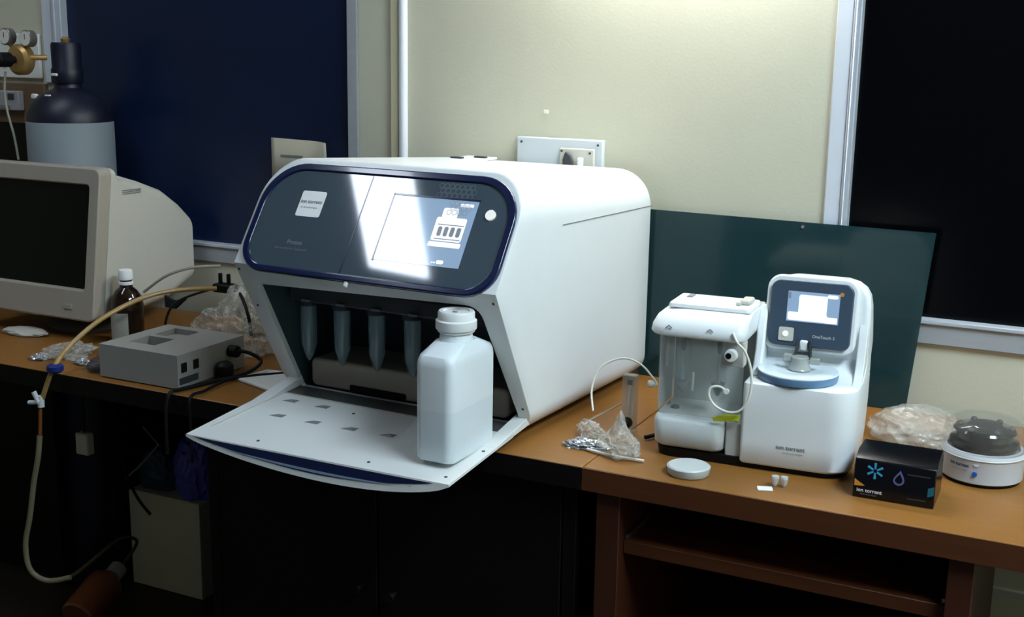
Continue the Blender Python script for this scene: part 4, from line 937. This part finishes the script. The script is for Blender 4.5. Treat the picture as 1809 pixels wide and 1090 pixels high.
o = crumple('smoky_wrapper', (0.030, 0.040, 0.020), mat('smoky_film', (70, 84, 96), 0.2, alpha=0.55), loc=(-1.875, 1.845, DZ), amp=0.3, freq=2, seed=53); tag(o, 'smoky clear film against the left side of the heating block', 'wrapper')
q = MB(); q.prism([(-1.575, 1.905), (-1.455, 1.865), (-1.440, 1.93), (-1.49, 2.0), (-1.56, 1.99)], 0.0005, 0.007, XY(DZ)); o = q.build('paper_pad', PAPER, bev=0.002)
tag(o, 'white paper pad on the desk between heating block and big machine', 'paper')

# ================================================================== UNDER THE LEFT DESK
t = thing('cream_carton', 'pale cream carton standing on the floor under the desk', 'carton', (-2.252, 2.27, 0))
MB().box(0, 0.24, 0, 0.105, 0.001, 0.266).build('carton_body', CARTON, t, bev=0.002)
MB().box(0.003, 0.237, 0.002, 0.103, 0.2662, 0.268).build('carton_flap', CARTON, t)
t = thing('brown_bottle', 'brown bottle with white cap tilted on the floor at lower left', 'bottle', (-2.135, 2.165, 0.10))
d = Vector((0.025, -0.17, -0.060)).normalized(); rot = Vector((0, 0, 1)).rotation_difference(d).to_matrix()
MB().lathe([(0.014, -0.012), (0.022, -0.006), (0.022, 0.024), (0.020, 0.027)], n=24, mtx=rot).build('white_cap', mat('dull_white_cap', (150, 148, 144), 0.5), t)
t.children[0]['label'] = 'white screw cap'
MB().lathe([(0.018, 0.022), (0.030, 0.036), (0.043, 0.050), (0.046, 0.070), (0.046, 0.17), (0.042, 0.175)], n=32, mtx=rot).build('bottle_body', BROWNP, t)
t.location = (-2.155, 2.12, 0.118)
o = crumple('blue_plastic_bag', (0.055, 0.04, 0.10), BLUEP, loc=(-2.055, 2.31, 0.2685), amp=0.35, freq=2, seed=61); tag(o, 'crumpled blue plastic bag on top of the cream carton', 'bag')
o = crumple('teal_plastic_bag', (0.055, 0.04, 0.075), TEALD, loc=(-2.19, 2.32, 0.2685), amp=0.3, freq=2, seed=63); tag(o, 'dark teal plastic bag on the cream carton, left of the blue one', 'bag')
o = MB().tube([(-2.17, 2.25, 0.46), (-2.12, 2.25, 0.42), (-2.18, 2.255, 0.36), (-2.25, 2.26, 0.30)], 0.0025, 6, smooth=False).build('loose_tubing', TUBEC); tag(o, 'thin clear tubing bent in front of the bags under the desk', 'tubing')
t = thing('white_adapter', 'white adapter hanging in the shadow under the left desk', 'adapter', (-2.20, 2.08, 0.46))
MB().box(-0.02, 0.02, -0.012, 0.012, -0.028, 0.028).build('adapter_body', mat('adapter_dull', (232, 222, 204), 0.5), t, bev=0.004)
MB().tube([(0, 0, 0.026), (0.0, 0.002, 0.10), (0.0, 0.004, 0.249)], 0.003, 8).build('adapter_cord', DARK, t)
o = MB().tube([(-2.20, 2.14, 0.7095), (-2.18, 2.17, 0.5), (-2.205, 2.21, 0.36), (-2.19, 2.235, 0.27), (-2.15, 2.24, 0.225)], 0.004, 8).build('black_cable', DARK); tag(o, 'black cable hanging in front of the cream carton under the desk', 'cable')

# ================================================================== ROOM LAMPS
def lamp(name, label, x0, x1, y0, y1, z0, m, down=True):
    t = thing(name, label, 'lamp', ((x0+x1)/2, (y0+y1)/2, z0))
    a, b = (x1-x0)/2, (y1-y0)/2
    MB().box(-a-0.012, a+0.012, -b-0.012, b+0.012, 0.012, 2.7195-z0).build('housing', CAPW, t, bev=0.002)
    MB().box(-a, a, -b, b, 0.0, 0.0115).build('diffuser', m, t)
    return t
lamp('ceiling_light', 'fluorescent ceiling light reflected in the glass front of the big machine', -2.455, -2.205, 0.64, 1.88, 2.66, LAMP_A).rotation_euler = (0, 0, math.radians(-7))
lamp('ceiling_light', 'fluorescent ceiling light above the right desk, out of frame', 0.52, 1.12, 0.50, 1.70, 2.66, LAMP_C)
t = thing('wall_tube_light', 'tube light on the back wall above the white machines, out of frame', 'lamp', (-0.78, 2.40, 1.84))
MB().box(-0.32, 0.32, -0.045, -0.0005, -0.02, 0.03).build('housing', CAPW, t, bev=0.004)
MB().lathe([(0.013, -0.30), (0.013, 0.30)], (0, -0.062, -0.012), axis='x', n=20).build('tube', LAMP_B, t)
